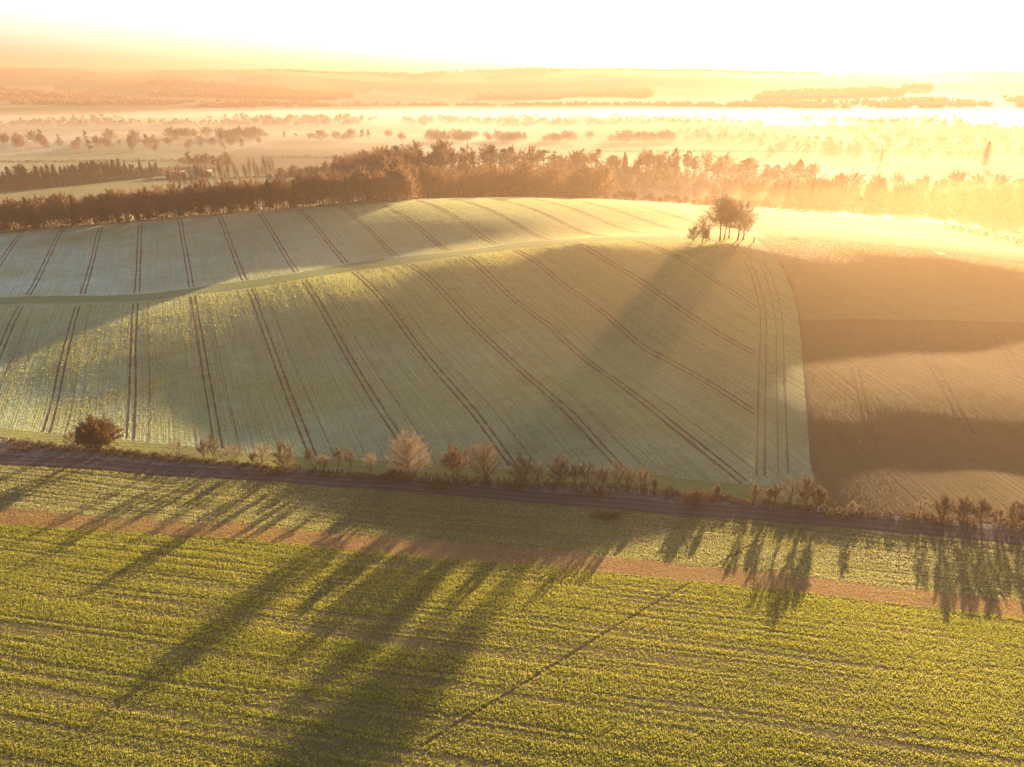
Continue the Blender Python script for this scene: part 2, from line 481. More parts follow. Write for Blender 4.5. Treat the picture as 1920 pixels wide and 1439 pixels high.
# grassy dip between the two wheat fields
M['dip_grass'] = crop_material('dip_grass', (0.1, 0.135, 0.055), (0.17, 0.23, 0.14), (0.08, 0.07, 0.04), R(-70), frost_z=(6, 20), frost_mix=(0.4, 0.3))
ribbon('grass_strip', crest[:-8] + np.array([[0, 13.0]]), 13.0, M['dip_grass'], 0.1, kind='structure', wobble=0.25, seed=12)

# headland along the hedge
head_in = offset(hedge, 6.5)[:j - 2]
headland = sheet('headland', np.vstack([offset(hedge, 0.7)[:j - 1], head_in[::-1]]), M['headland'], 0.09, 2.5)

# tramlines, two wheel tracks each
TD = np.array([-math.sin(TH), math.cos(TH)])
TNv = np.array(TN)
def tram(field, poly, k, extra=0.0, width=0.55, lift=0.1):
    for s in (-1.0, 1.0):
        p = TRAM_P0 + TRAM_S * k + s + extra
        q = np.arange(120, 640, 2.0)
        pts = TNv * p + TD * q[:, None]
        rg = np.random.RandomState(int(100 + k * 7 + s))
        wob = np.convolve(rg.randn(len(q) + 20), np.ones(21) / 21, 'valid') * 0.35
        pts = pts + TNv * wob[:, None]
        ok = inside(poly, pts[:, 0], pts[:, 1])
        run = np.nonzero(ok)[0]
        if len(run) < 8: continue
        brk = np.nonzero(np.diff(run) > 1)[0]
        seg = np.split(run, brk + 1)
        seg = max(seg, key=len)
        if len(seg) < 8: continue
        ribbon('wheel_track', pts[seg], width, M['track'], lift, parent=field, wobble=1.0, seed=k * 3 + 50)
b_in = bound - np.array([[15, 0]])
low_poly = np.vstack([head_in[3:-6], b_in[::-1][2:], (crest + np.array([[0, 3]]))[::-1]])
up_poly = np.vstack([crest + np.array([[0, 21]]), right_ridge[1:] + np.array([[0, 30]]), [(400, 440)], (top_r - np.array([[0, 10]]))[::-1], (belt_base - np.array([[0, 4]]))[::-1]])
for k in range(-4, 11): tram(hill_field, low_poly, k)
for k in range(-6, 15): tram(upper_field, up_poly, k, width=0.6)


M['faint_track'] = soil_material('faint_track', (0.075, 0.06, 0.03), (0.12, 0.1, 0.055))
for k in range(-3, 8):
    p = TRAM_P0 + TRAM_S * k + 5.6
    q = np.arange(120, 420, 2.0)
    pts = TNv * p + TD * q[:, None]
    ok = np.nonzero(inside(low_poly, pts[:, 0], pts[:, 1]))[0]
    if len(ok) > 8: ribbon('wheel_track', pts[ok[0]:ok[-1]], 0.3, M['faint_track'], 0.095, parent=hill_field, wobble=1.2, seed=k + 90)
for d, w_, m_ in ((-0.2, 1.1, 'track'), (6.5, 0.4, 'faint_track'), (12.5, 0.5, 'faint_track'), (14.6, 0.5, 'faint_track'), (9.0, 0.3, 'faint_track')):
    L = bound[4:-3] - np.array([[d, 0]])
    ribbon('wheel_track', L, w_, M[m_], 0.11, parent=hill_field, wobble=0.9, seed=int(d * 10) + 5)
for px in ([(1712, 628), (1745, 690), (1778, 750), (1812, 815)], [(1726, 628), (1758, 688), (1792, 750), (1826, 815)], [(1862, 630), (1900, 690), (1950, 760)], [(1876, 630), (1914, 690), (1962, 760)],
           [(1597, 690), (1612, 750), (1630, 830)], [(1610, 690), (1624, 750), (1642, 830)]):
    ribbon('wheel_track', px_line(px, 2), 0.6, M['track'], 0.1, parent=brown_field, wobble=0.8, seed=px[0][0])

# ------------------------------------------------------------------ trees
def twig_material(name, a, b, translucent=0.35):
    t = NT(name)
    oi = t.n('ObjectInfo')
    n = t.noise(t.pos(0, (0.7, 0.7, 0.7)), 1, 2, 0.5, 0.3, 0.7)
    f = t.math('ADD', t.math('MULTIPLY', n, 0.6), t.math('MULTIPLY', oi.outputs['Random'], 0.4))
    c = t.mix(f, a, b)
    return t.done(c, 0.9, None, translucent, c)
M['bark'] = soil_material('bark', (0.05, 0.033, 0.022), (0.1, 0.065, 0.042), 4.0, 0.02)
M['twigs'] = twig_material('winter_twigs', (0.07, 0.05, 0.034), (0.135, 0.096, 0.06))
M['dark_twigs'] = twig_material('dark_twigs', (0.06, 0.033, 0.022), (0.12, 0.068, 0.042))
M['pale_twigs'] = twig_material('pale_twigs', (0.15, 0.108, 0.07), (0.235, 0.17, 0.11))
M['brown_leaves'] = twig_material('brown_oak_leaves', (0.06, 0.036, 0.02), (0.13, 0.075, 0.038), 0.3)
M['needles'] = twig_material('conifer_needles', (0.035, 0.032, 0.016), (0.075, 0.06, 0.03), 0.25)
M['cedar'] = twig_material('cedar_needles', (0.045, 0.042, 0.02), (0.085, 0.075, 0.035), 0.25)
M['wood_twigs'] = twig_material('woodland_twigs', (0.085, 0.05, 0.028), (0.2, 0.115, 0.065), 0.35)
M['scrub'] = twig_material('bramble_scrub', (0.05, 0.032, 0.02), (0.13, 0.085, 0.05), 0.3)

class Geo:
    def __init__(self): self.v, self.f, self.n = [], [], 0
    def add(self, v, f):
        v = np.asarray(v, float); f = np.asarray(f, int)
        self.v.append(v); self.f.append(f + self.n); self.n += len(v)
    def tube(self, P, r, sides=4):
        P = np.asarray(P, float); n = len(P)
        r = np.asarray(r, float)
        t = np.gradient(P, axis=0); t /= np.linalg.norm(t, axis=1)[:, None] + 1e-9
        ref = np.array([0.31, 0.95, 0.05])
        a = np.cross(t, ref); a /= np.linalg.norm(a, axis=1)[:, None] + 1e-9
        b = np.cross(t, a)
        ang = np.arange(sides) * 2 * math.pi / sides
        ring = P[:, None] + r[:, None, None] * (np.cos(ang)[None, :, None] * a[:, None] + np.sin(ang)[None, :, None] * b[:, None])
        i = np.arange(n - 1)[:, None] * sides; j = np.arange(sides)[None]; k = (j + 1) % sides
        q = np.stack([i + j, i + k, i + sides + k, i + sides + j], -1).reshape(-1, 4)
        self.add(ring.reshape(-1, 3), np.vstack([q[:, [0, 1, 2]], q[:, [0, 2, 3]]]))
    def blades(self, base, tip, width, rg):
        """thin triangles from base to tip"""
        d = tip - base
        s = np.cross(d, rg.randn(len(d), 3)); s /= np.linalg.norm(s, axis=1)[:, None] + 1e-9
        w = np.asarray(width)
        s = s * (w[:, None] if w.ndim else w) * 0.5
        v = np.stack([base - s, base + s, tip], 1).reshape(-1, 3)
        self.add(v, np.arange(len(v)).reshape(-1, 3))
    def mesh(self, name):
        return mesh_of(name, np.vstack(self.v), np.vstack(self.f))

def bez(a, c, b, n):
    t = np.linspace(0, 1, n)[:, None]
    return (1 - t) ** 2 * a + 2 * t * (1 - t) * c + t * t * b

def bare_tree(seed, h, w, clear=0.22, limbs=11, subs=7, twigs=40, twig_w=0.04, twig_l=0.9, stems=1, lean=0.0, top=1.0, spread=1.0, leaf=0.0, tw=0.03, fill=1500):
    rg = np.random.RandomState(seed)
    tr, cr = Geo(), Geo()
    R0 = tw * h
    cz = h * (clear + (1 - clear) * 0.5); ch = h * (1 - clear) * 0.5
    bases, dirs = [], []
    for s in range(stems):
        off = np.array([0, 0, 0.0]) if stems == 1 else np.array([rg.randn() * 0.08 * w, rg.randn() * 0.08 * w, 0])
        sl = lean + (0 if stems == 1 else rg.randn() * 0.22 * w / h)
        P0 = off + [0, 0, -0.4]
        P1 = off + [sl * h * 0.6 + rg.randn() * 0.02 * h, rg.randn() * 0.03 * h, h * 0.45]
        P2 = off + [sl * h + rg.randn() * 0.03 * h, rg.randn() * 0.03 * h, h * 0.78]
        T = bez(P0, P1, P2, 8)
        rad = np.linspace(R0, R0 * 0.22, 8) / (1 + 0.4 * (stems - 1)); rad[0] *= 1.35
        tr.tube(T, rad, 6)
        nl = max(3, limbs // stems)
        for i in range(nl):
            f = (i + 0.5) / nl
            ph = i * 2.4 + rg.rand() * 0.9 + s * 1.3
            el = R(-22 + 100 * f ** 0.9) + rg.randn() * 0.12
            k = 0.78 + 0.25 * rg.rand()
            e = np.array([lean * h * 0.6 + math.cos(ph) * math.cos(el) * w * 0.5 * k, math.sin(ph) * math.cos(el) * w * 0.5 * k, cz + ch * math.sin(el) * k * top]) + off * 0.7
            st = T[min(7, int(7 * (clear * 0.9 / 0.78 + (1 - clear * 0.9 / 0.78) * f * 0.92)))]
            c = st * 0.45 + e * 0.55 + np.array([(e - st)[0] * 0.12, (e - st)[1] * 0.12, ch * 0.12 * (1 if el < 0.6 else -0.2)]) + rg.randn(3) * 0.03 * w
            L = bez(st, c, e, 6)
            tr.tube(L, np.linspace(R0 * 0.42 * (1 - 0.4 * f), 0.025, 6), 4)
            ld = np.gradient(L, axis=0); ld /= np.linalg.norm(ld, axis=1)[:, None]
            for j in range(subs):
                t = 0.25 + 0.75 * (j + rg.rand()) / subs
                q = min(t * 5, 4.999); qi = int(q)
                p = L[qi] * (1 - q + qi) + L[qi + 1] * (q - qi)
                o = p - np.array([0, 0, cz - ch * 0.4]); o /= np.linalg.norm(o) + 1e-6
                d = ld[qi] * 0.5 + o * 0.6 + rg.randn(3) * 0.55 * spread
                d /= np.linalg.norm(d)
                ln = w * (0.12 + 0.13 * rg.rand())
                en = p + d * ln + np.array([0, 0, 0.06 * ln])
                S = np.array([p, p * 0.5 + en * 0.5 + rg.randn(3) * 0.06 * ln, en])
                cr.tube(S, [0.045, 0.03, 0.012], 3)
                tt = rg.rand(twigs) ** 0.8
                bp = p + (en - p) * tt[:, None]
                bd = d * 0.5 + rg.randn(twigs, 3) * 0.65 + np.array([0, 0, 0.2]) + o * 0.25
                bases.append(bp); dirs.append(bd)
    if fill:
        q = rg.randn(fill, 3); q /= np.linalg.norm(q, axis=1)[:, None]
        q *= (rg.rand(fill) ** 0.45)[:, None] * (0.9 + 0.16 * np.sin(5 * np.arctan2(q[:, 1], q[:, 0]) + seed) * np.cos(4 * q[:, 2] + seed))[:, None]
        q[:, 2] = np.where(q[:, 2] < -0.55, -0.55 + 0.3 * (q[:, 2] + 0.55), q[:, 2])
        bases.append(np.column_stack([q[:, 0] * w * 0.47 + lean * h * 0.6, q[:, 1] * w * 0.47, cz + q[:, 2] * ch * 0.95]))
        dirs.append(np.column_stack([q[:, 0], q[:, 1], q[:, 2] * 0.8 + 0.45]) + rg.randn(fill, 3) * 0.35)
    B, Dn = np.vstack(bases), np.vstack(dirs)
    Dn /= np.linalg.norm(Dn, axis=1)[:, None]
    if leaf:
        n = len(B)
        tip = B + Dn * (twig_l * (0.2 + 0.8 * rg.rand(n)))[:, None]
        a = tip + rg.randn(n, 3) * leaf
        cr.blades(tip, a, leaf * 1.3, rg)
        b2 = B + Dn * (twig_l * rg.rand(n))[:, None]
        cr.blades(b2, b2 + rg.randn(n, 3) * leaf, leaf * 1.3, rg)
        cr.blades(B, tip, 0.03, rg)
    else:
        cr.blades(B, B + Dn * (twig_l * (0.45 + 0.75 * rg.rand(len(B))))[:, None], twig_w, rg)
    return tr.mesh('trunk'), cr.mesh('crown')

def conifer(seed, h, w):
    rg = np.random.RandomState(seed)
    tr, cr = Geo(), Geo()
    tr.tube([(0, 0, -0.5), (0.1, 0, h * 0.5), (0, 0, h * 0.97)], [h * 0.016, h * 0.01, 0.03], 5)
    n = 300
    f = np.sort(rg.rand(n)) ** 0.9
    z = h * (0.12 + 0.87 * f)
    ln = w * 0.5 * (1 - f) ** 0.75 * (0.7 + 0.45 * rg.rand(n)) + 0.25
    ph = rg.rand(n) * 6.283
    b = np.column_stack([np.zeros(n), np.zeros(n), z])
    out = np.column_stack([np.cos(ph), np.sin(ph), np.zeros(n)])
    tip = b + out * ln[:, None] + np.column_stack([np.zeros((n, 2)), -ln * 0.18 + 0.25 * rg.randn(n)])
    side = np.column_stack([-np.sin(ph), np.cos(ph), np.zeros(n)])
    mid = b * 0.35 + tip * 0.65
    wd = ln * 0.34
    v = np.stack([b, mid - side * wd[:, None] + [0, 0, -0.25], tip, mid + side * wd[:, None] + [0, 0, -0.25]], 1).reshape(-1, 3)
    q = np.arange(n)[:, None] * 4
    cr.add(v, np.vstack([q + [0, 1, 2], q + [0, 2, 3]]))
    m = rg.randint(0, n, 900)
    t = rg.rand(900) ** 0.7
    p = b[m] + (tip[m] - b[m]) * t[:, None]
    cr.blades(p, p + out[m] * 0.4 + rg.randn(900, 3) * 0.55 + [0, 0, 0.1], 0.28, rg)
    return tr.mesh('trunk'), cr.mesh('crown')

def cedar_tree(seed, h, w):
    rg = np.random.RandomState(seed)
    tr, cr = Geo(), Geo()
    T = bez(np.array([0, 0, -0.5]), np.array([rg.randn() * 0.5, rg.randn() * 0.5, h * 0.5]), np.array([rg.randn() * 0.8, rg.randn() * 0.5, h * 0.95]), 8)
    tr.tube(T, np.linspace(h * 0.022, 0.08, 8), 6)
    npad = 9
    for i in range(npad):
        f = min(1.0, 0.36 + 0.64 * (i + rg.rand()) / npad)
        p = T[min(7, int(f * 7.4))]
        ph = rg.rand() * 6.283
        ln = w * 0.4 * (1.2 - 0.8 * (f - 0.36) / 0.64) * (0.35 + 0.75 * rg.rand())
        e = p + np.array([math.cos(ph) * ln, math.sin(ph) * ln, ln * (0.1 + 0.5 * rg.rand())])
        tr.tube(np.array([p, p * 0.5 + e * 0.5 + [0, 0, 0.2], e]), [0.14, 0.09, 0.03], 3)
        n = 130
        c = p * 0.3 + e * 0.7
        rr_ = ln * 0.55 + 0.9
        a, d = rg.rand(n) * 6.283, np.sqrt(rg.rand(n))
        b = c + np.column_stack([np.cos(a) * d * rr_, np.sin(a) * d * rr_, rg.randn(n) * 0.6 + 0.9 * (1 - d * d)])
        cr.blades(b, b + rg.randn(n, 3) * [0.7, 0.7, 0.45], 0.6, rg)
    return tr.mesh('trunk'), cr.mesh('crown')

def place(name, meshes, x, y, rz, mats, label, cat, group=None, scale=(1, 1, 1), parts=('trunk', 'crown'), sink=0.0):
    e = link(name, None, label=label, cat=cat, group=group)
    e.empty_display_size = 0.5
    e.location = (x, y, hz(x, y) + 0.05 - sink)
    e.rotation_euler = (0, 0, rz)
    e.scale = scale
    for pn, me, m in zip(parts, meshes, mats):
        link(pn, me, m, parent=e)
    return e

def m_per_px(u, v):
    p = ground_at(u, v)
    r = ray(u, v)
    return p, p.y / r[1] / F_PX

# roadside trees and bushes: picture foot, height and width in picture pixels
ROADSIDE = [
    # u, v, height, width, style, label, name, category
    (188, 846, 54, 79, 'oak', 'dark round-topped tree still holding rust-brown leaves, leftmost big tree by the road', 'oak_tree', 'tree'),
    (137, 836, 24, 24, 'bush', 'small thin bush just left of the rust-brown leafy tree', 'bush', 'bush'),
    (330, 860, 36, 32, 'pale', 'small pale bushy thorn tree standing alone right of the rust-brown tree', 'thorn_tree', 'tree'),
    (386, 862, 30, 24, 'mid', 'low brown thorn leaning on the left of its taller twin', 'thorn_tree', 'tree'),
    (404, 864, 44, 30, 'mid', 'taller brown thorn tree of the pair left of a spreading low bush', 'thorn_tree', 'tree'),
    (434, 866, 24, 42, 'bush', 'spreading pale low bush at the foot of the thorn pair', 'bush', 'bush'),
    (476, 868, 16, 16, 'bush', 'tiny thin bush left of a sparse leaning thorn', 'bush', 'bush'),
    (492, 870, 34, 28, 'pale', 'sparse leaning thorn tree between the thorn pair and the dense round bush', 'thorn_tree', 'tree'),
    (538, 885, 50, 42, 'dense', 'dense dark round bush, upright and isolated in the left half of the hedge line', 'round_bush', 'bush'),
    (586, 874, 28, 18, 'mid', 'thin leaning thorn just right of the dense round bush', 'thorn_tree', 'tree'),
    (606, 876, 18, 24, 'bush', 'low scrubby bush between the dense round bush and two thin thorns', 'bush', 'bush'),
    (635, 873, 32, 17, 'mid', 'left of two thin upright thorns above the white fence posts', 'thorn_tree', 'tree'),
    (656, 876, 30, 20, 'mid', 'right of two thin upright thorns above the white fence posts', 'thorn_tree', 'tree'),
    (696, 884, 29, 30, 'pale', 'small bushy thorn left of the big pale round tree', 'thorn_tree', 'tree'),
    (770, 900, 82, 84, 'big', 'big bare tree with a pale golden round crown, largest by the road', 'ash_tree', 'tree'),
    (738, 902, 20, 30, 'dark', 'dark low bush at the left foot of the big pale round tree', 'bush', 'bush'),
    (858, 900, 52, 52, 'darktree', 'dark two-stemmed spreading tree right of the big pale round tree', 'thorn_tree', 'tree'),
    (912, 906, 72, 68, 'tall', 'tall bare tree with a round reddish crown beside the dark two-stemmed tree', 'ash_tree', 'tree'),
    (974, 910, 52, 46, 'dense', 'bushy brown tree just right of the tall reddish round tree', 'thorn_tree', 'tree'),
    (1008, 910, 38, 34, 'bush', 'low rounded bush between two bushier trees in the thorn row', 'bush', 'bush'),
    (1048, 912, 52, 42, 'dense', 'broad-topped thorn starting the close row that thins out to the right', 'thorn_tree', 'tree'),
    (1078, 913, 40, 30, 'mid', 'narrow thorn second in the close row right of the broad-topped thorn', 'thorn_tree', 'tree'),
    (1103, 914, 44, 32, 'mid', 'flat-topped thorn in the middle of the close row, left of a shorter one', 'thorn_tree', 'tree'),
    (1130, 917, 38, 28, 'mid', 'shorter thorn in the close row, left of its tallest one', 'thorn_tree', 'tree'),
    (1154, 920, 54, 34, 'mid', 'tallest thorn near the right end of the close row', 'thorn_tree', 'tree'),
    (1180, 921, 40, 30, 'mid', 'spreading thorn just right of the tallest one in the close row', 'thorn_tree', 'tree'),
    (1206, 922, 42, 22, 'mid', 'slim thorn with a tufted top closing the row on the right', 'thorn_tree', 'tree'),
    (1228, 922, 24, 12, 'mid', 'last tiny thorn at the right end of the close row', 'thorn_tree', 'tree'),
    (1345, 932, 19, 13, 'mid', 'single tiny thorn alone in the gap in the hedge', 'thorn_tree', 'tree'),
    (1303, 945, 20, 44, 'dark', 'dark bramble mound on the verge close to the road', 'bramble_mound', 'bush'),
    (1414, 942, 30, 24, 'mid', 'leftmost small thorn of the sunlit group below the brown field corner', 'thorn_tree', 'tree'),
    (1440, 943, 26, 16, 'mid', 'smallest thorn of the sunlit group below the brown field corner', 'thorn_tree', 'tree'),
    (1453, 946, 34, 18, 'mid', 'slender thorn third from the left in the sunlit group', 'thorn_tree', 'tree'),
    (1476, 947, 48, 42, 'mid', 'widest thorn in the middle of the sunlit group', 'thorn_tree', 'tree'),
    (1510, 951, 54, 36, 'dense', 'tallest thorn of the sunlit group, against the brown field corner', 'thorn_tree', 'tree'),
    (1534, 957, 42, 26, 'dense', 'right-hand thorn of the sunlit group beside the pale gatepost', 'thorn_tree', 'tree'),
    (1597, 966, 22, 16, 'pale', 'faint thin sapling in the middle of the right-hand fence', 'sapling', 'tree'),
    (1726, 969, 28, 24, 'pale', 'small rounded bush left of the clipped row at the right', 'bush', 'bush'),
    (1766, 976, 42, 38, 'dense', 'first and tallest bush of the row at the far right', 'hawthorn_bush', 'bush'),
    (1802, 976, 38, 36, 'dense', 'second bush of the row at the far right', 'hawthorn_bush', 'bush'),
    (1838, 980, 40, 40, 'dense', 'third bush of the row at the far right, flat-topped', 'hawthorn_bush', 'bush'),
    (1868, 982, 24, 28, 'bush', 'low trailing bush that ends the row at the far right', 'bush', 'bush'),
    (1906, 988, 42, 40, 'dense', 'rounded bush cut by the right edge of the view', 'hawthorn_bush', 'bush'),
]
STY = {
    'oak': (dict(fill=8000, clear=0.14, limbs=16, subs=8, twigs=22, leaf=0.2, twig_l=0.6, tw=0.045, top=0.95), 'brown_leaves'),
    'big': (dict(fill=9000, clear=0.1, limbs=20, subs=9, twigs=34, twig_w=0.042, twig_l=0.75), 'pale_twigs'),
    'tall': (dict(fill=7000, clear=0.14, limbs=18, subs=8, twigs=34, twig_w=0.042, twig_l=0.7), 'twigs'),
    'darktree': (dict(fill=2500, clear=0.3, limbs=12, subs=8, twigs=46, twig_w=0.06, stems=2), 'dark_twigs'),
    'dense': (dict(fill=1800, clear=0.06, limbs=12, subs=7, twigs=50, twig_w=0.045, twig_l=0.75, stems=3), 'twigs'),
    'mid': (dict(fill=600, clear=0.22, limbs=9, subs=6, twigs=38, twig_w=0.05, twig_l=0.6, stems=2), 'twigs'),
    'pale': (dict(fill=500, clear=0.12, limbs=9, subs=6, twigs=30, twig_w=0.045, twig_l=0.6, stems=2), 'pale_twigs'),
    'bush': (dict(fill=500, clear=0.02, limbs=9, subs=6, twigs=36, twig_w=0.05, twig_l=0.6, stems=4), 'pale_twigs'),
    'dark': (dict(clear=0.02, limbs=12, subs=7, twigs=50, twig_w=0.07, twig_l=0.6, stems=4), 'dark_twigs'),
}
for i, (u, v, hp, wp, sty, lab, nm, cat) in enumerate(ROADSIDE):
    p, mpp = m_per_px(u, v)
    kw, mat = STY[sty]
    h, w = hp * mpp / 0.87, wp * mpp
    lean = {492: 0.25, 586: -0.25, 858: -0.12}.get(u, random.uniform(-0.06, 0.06))
    place(nm, bare_tree(100 + i, h, w, lean=lean, **kw), p.x, p.y, random.random() * 0.6, (M['bark'], M[mat]), lab, cat, 'trees and bushes along the road')

# hilltop clump
CLUMP = [
    (1352, 447, 82, 62, dict(fill=7500, clear=0.3, limbs=13, subs=8, twigs=40, twig_w=0.085, tw=0.018), 'tallest beech in the middle of the hilltop clump, left of its slim twin', 'beech_tree'),
    (1361, 447, 76, 46, dict(fill=5000, clear=0.3, limbs=10, subs=7, twigs=36, twig_w=0.085, tw=0.015), 'slim beech crowded against the tallest one in the hilltop clump', 'beech_tree'),
    (1375, 447, 76, 48, dict(fill=5000, clear=0.28, limbs=10, subs=7, twigs=36, twig_w=0.085, lean=-0.05, tw=0.015), 'slim straight beech just right of the gap in the hilltop clump', 'beech_tree'),
    (1385, 447, 70, 66, dict(fill=7500, clear=0.2, limbs=14, subs=8, twigs=40, twig_w=0.085, lean=0.05, tw=0.02), 'broad beech at the right side of the hilltop clump', 'beech_tree'),
    (1398, 449, 46, 32, dict(clear=0.2, limbs=8, subs=6, twigs=34, twig_w=0.06), 'low drooping tree at the right foot of the hilltop clump', 'young_tree'),
    (1337, 448, 44, 46, dict(clear=0.3, limbs=10, subs=6, twigs=34, twig_w=0.06, lean=-0.4), 'leaning small tree at the left of the hilltop clump', 'young_tree'),
    (1318, 449, 32, 28, dict(clear=0.15, limbs=8, subs=5, twigs=30, twig_w=0.06), 'small bare tree between the leaning tree and the leftmost bush on the hilltop', 'young_tree'),
    (1327, 449, 22, 14, dict(clear=0.1, limbs=8, subs=5, twigs=30, twig_w=0.06), 'short sapling under the leaning tree on the hilltop', 'young_tree'),
    (1306, 451, 27, 24, dict(clear=0.02, limbs=10, subs=6, twigs=40, twig_w=0.08, stems=3), 'dense bush at the far left end of the hilltop clump', 'bush'),
]
clump_xy = []
for i, (u, v, hp, wp, kw, lab, nm) in enumerate(CLUMP):
    p = ground_at(1360, 455)
    mpp = (p.y + 4) / ray(u, 448)[1] / F_PX
    x = (u - 960) * mpp + random.uniform(-0.3, 0.3); y = p.y + 5 + (i % 3) * 2.5
    clump_xy.append((x, y))
    place(nm, bare_tree(300 + i, hp * mpp / 0.97, wp * mpp, **kw), x, y, 0, (M['bark'], M['twigs']), lab, 'bush' if nm == 'bush' else 'tree', 'hilltop clump')
px_, py_ = (1414 - 960) * mpp, ground_at(1360, 455).y + 4
g = Geo(); g.tube([(0, 0, -0.3), (0.05, 0, 1.6), (0.0, 0, 2.3)], [0.35, 0.3, 0.16], 7)
link('tree_stump', g.mesh('tree_stump'), M['bark'], label='short dark stump standing right of the hilltop clump', cat='stump').location = (px_, py_, hz(px_, py_))

# ------------------------------------------------------------------ woods
PROTO = {
    'bare': [bare_tree(500 + i, 16, 10 + i, clear=0.3, limbs=10, subs=5, twigs=30, twig_w=0.16, twig_l=1.2, tw=0.014) for i in range(4)],
    'dense': [bare_tree(520 + i, 16, 9 + i, clear=0.16, limbs=12, subs=6, twigs=36, twig_w=0.3, twig_l=1.2, tw=0.014) for i in range(4)],
    'conifer': [conifer(540 + i, 18, 6.5 + 0.6 * i) for i in range(3)],
    'cedar': [cedar_tree(560 + i, 20, 12 + 1.5 * i) for i in range(4)],
    'poplar': [bare_tree(580 + i, 22, 4.5 + 0.7 * i, clear=0.1, limbs=16, subs=5, twigs=18, twig_w=0.11, twig_l=0.9, tw=0.01, fill=700) for i in range(3)],
    'round': [bare_tree(600 + i, 15, 13 + 2 * i, clear=0.04, limbs=12, subs=5, twigs=24, twig_w=0.45, twig_l=1.3, tw=0.016, fill=900) for i in range(4)],
    'cypress': [conifer(590 + i, 18, 5.5) for i in range(1)],
}
PMAT = {'bare': 'wood_twigs', 'dense': 'wood_twigs', 'conifer': 'needles', 'cedar': 'cedar', 'poplar': 'wood_twigs', 'cypress': 'needles', 'round': 'wood_twigs'}
BASE_H = {'bare': 16, 'dense': 16, 'conifer': 18, 'cedar': 20, 'poplar': 22, 'cypress': 18, 'round': 15}
TNAME = {'bare': 'bare_tree', 'dense': 'woodland_tree', 'conifer': 'conifer', 'cedar': 'cedar_tree', 'poplar': 'poplar_tree', 'cypress': 'cypress_tree', 'round': 'round_tree'}
wr = random.Random(21)
def wood_tree(kind, x, y, h, label, group, wide=1.0, sink=0.0):
    me = wr.choice(PROTO[kind])
    s = h / BASE_H[kind]
    w = s * wide * wr.uniform(0.85, 1.2)
    place(TNAME[kind], me, x, y, wr.random() * 6.28, (M['bark'], M[PMAT[kind]]), label, 'tree', group, (w, w, s), sink=sink)

def spot(kind, fx, fy, where, rows=True):
    a = ('left end', 'left part', 'middle', 'right part', 'right end')[min(4, int(fx * 5))]
    b = ('front', 'second row', 'back')[min(2, int(fy * 3))]
    return KW[kind] + (', %s, %s of %s' % (b, a, where) if rows else ', %s of %s' % (a, where))

def belt(line, rows, spacing, depth, kinds, h, label, group, skip=lambda f: 0.0, wide=1.0, hf=None):
    L = resample(line, 1.0)
    seg = np.linalg.norm(np.diff(L, axis=0), axis=1).sum()
    n = int(seg / spacing)
    for r in range(rows):
        for i in range(n):
            f = (i + wr.random() * 0.8) / n
            if wr.random() < skip(f): continue
            p = L[min(len(L) - 1, int(f * (len(L) - 1)))]
            y = p[1] + depth * (r + wr.uniform(-0.3, 0.3)) / max(1, rows)
            kind = wr.choices([k for k, _ in kinds], [q for _, q in kinds])[0]
            hh = h * wr.uniform(0.62, 1.18) * (hf(f) if hf else 1)
            wood_tree(kind, p[0] + wr.uniform(-1, 1), y, hh, spot(kind, f, (r + 0.5) / rows, label, rows > 1), group, wide)

KW = {'bare': 'bare brown tree', 'dense': 'bushy brown tree', 'conifer': 'dark pointed conifer', 'cedar': 'flat-topped cedar', 'poplar': 'slim bare poplar', 'cypress': 'narrow dark conifer', 'round': 'round-crowned tree'}
b0 = belt_base + np.array([[0, 4]])
belt([tuple(p) for p in b0[4:]], 3, 4.6, 22, [('bare', 3), ('dense', 4), ('conifer', 1.6)], 19, 'the long belt above the upper field', 'shelter belt behind the upper field',
     skip=lambda f: 0.75 if f < 0.07 else 0.0, wide=0.95)

def fill(poly, n, kinds, h, label, group, wide=1.0, hmap=None):
    poly = np.array(poly, float)
    lo, hi = poly.min(0), poly.max(0)
    pts = []
    tries = 0
    mind = 0.72 * math.sqrt(abs(0.5 * np.sum(poly[:, 0] * np.roll(poly[:, 1], -1) - np.roll(poly[:, 0], -1) * poly[:, 1])) / n)
    while len(pts) < n and tries < n * 40:
        tries += 1
        x, y = wr.uniform(lo[0], hi[0]), wr.uniform(lo[1], hi[1])
        if not inside(poly, np.array([x]), np.array([y]))[0]: continue
        if any((x - a) ** 2 + (y - b) ** 2 < mind * mind for a, b in pts): continue
        pts.append((x, y))
    for x, y in pts:
        kind = wr.choices([k for k, _ in kinds], [q for _, q in kinds])[0]
        hh = h * wr.uniform(0.62, 1.22) * (hmap(x, y) if hmap else 1)
        wood_tree(kind, x, y, hh, spot(kind, (x - lo[0]) / (hi[0] - lo[0]), (y - lo[1]) / (hi[1] - lo[1]), label), group, wide)

def px_at(u, d, dv=0):
    """plan position in picture column u at ground distance d ahead"""
    return ((u - 960) / F_PX * d / 0.985, d)
# round wood beyond the crest
fill([px_at(725, 535), px_at(900, 575), px_at(1010, 585), px_at(1120, 560), px_at(1150, 600), px_at(1090, 680), px_at(930, 690), px_at(745, 620)], 112,
     [('dense', 6), ('bare', 2), ('conifer', 1)], 22, 'the rounded wood beyond the crest', 'rounded wood beyond the crest')
# conifer wood at the left
cl = px_line([(-120, 366), (0, 359), (120, 350), (220, 340), (305, 331)], 6)
belt([tuple(p) for p in cl], 3, 6.0, 26, [('conifer', 6), ('bare', 1), ('dense', 1)], 21, 'the dark wood at the left edge', 'dark wood at the left', skip=lambda f: 0.3 if f > 0.88 else 0, hf=lambda f: 1.0 if f < 0.8 else 1.0 - 1.6 * (f - 0.8))
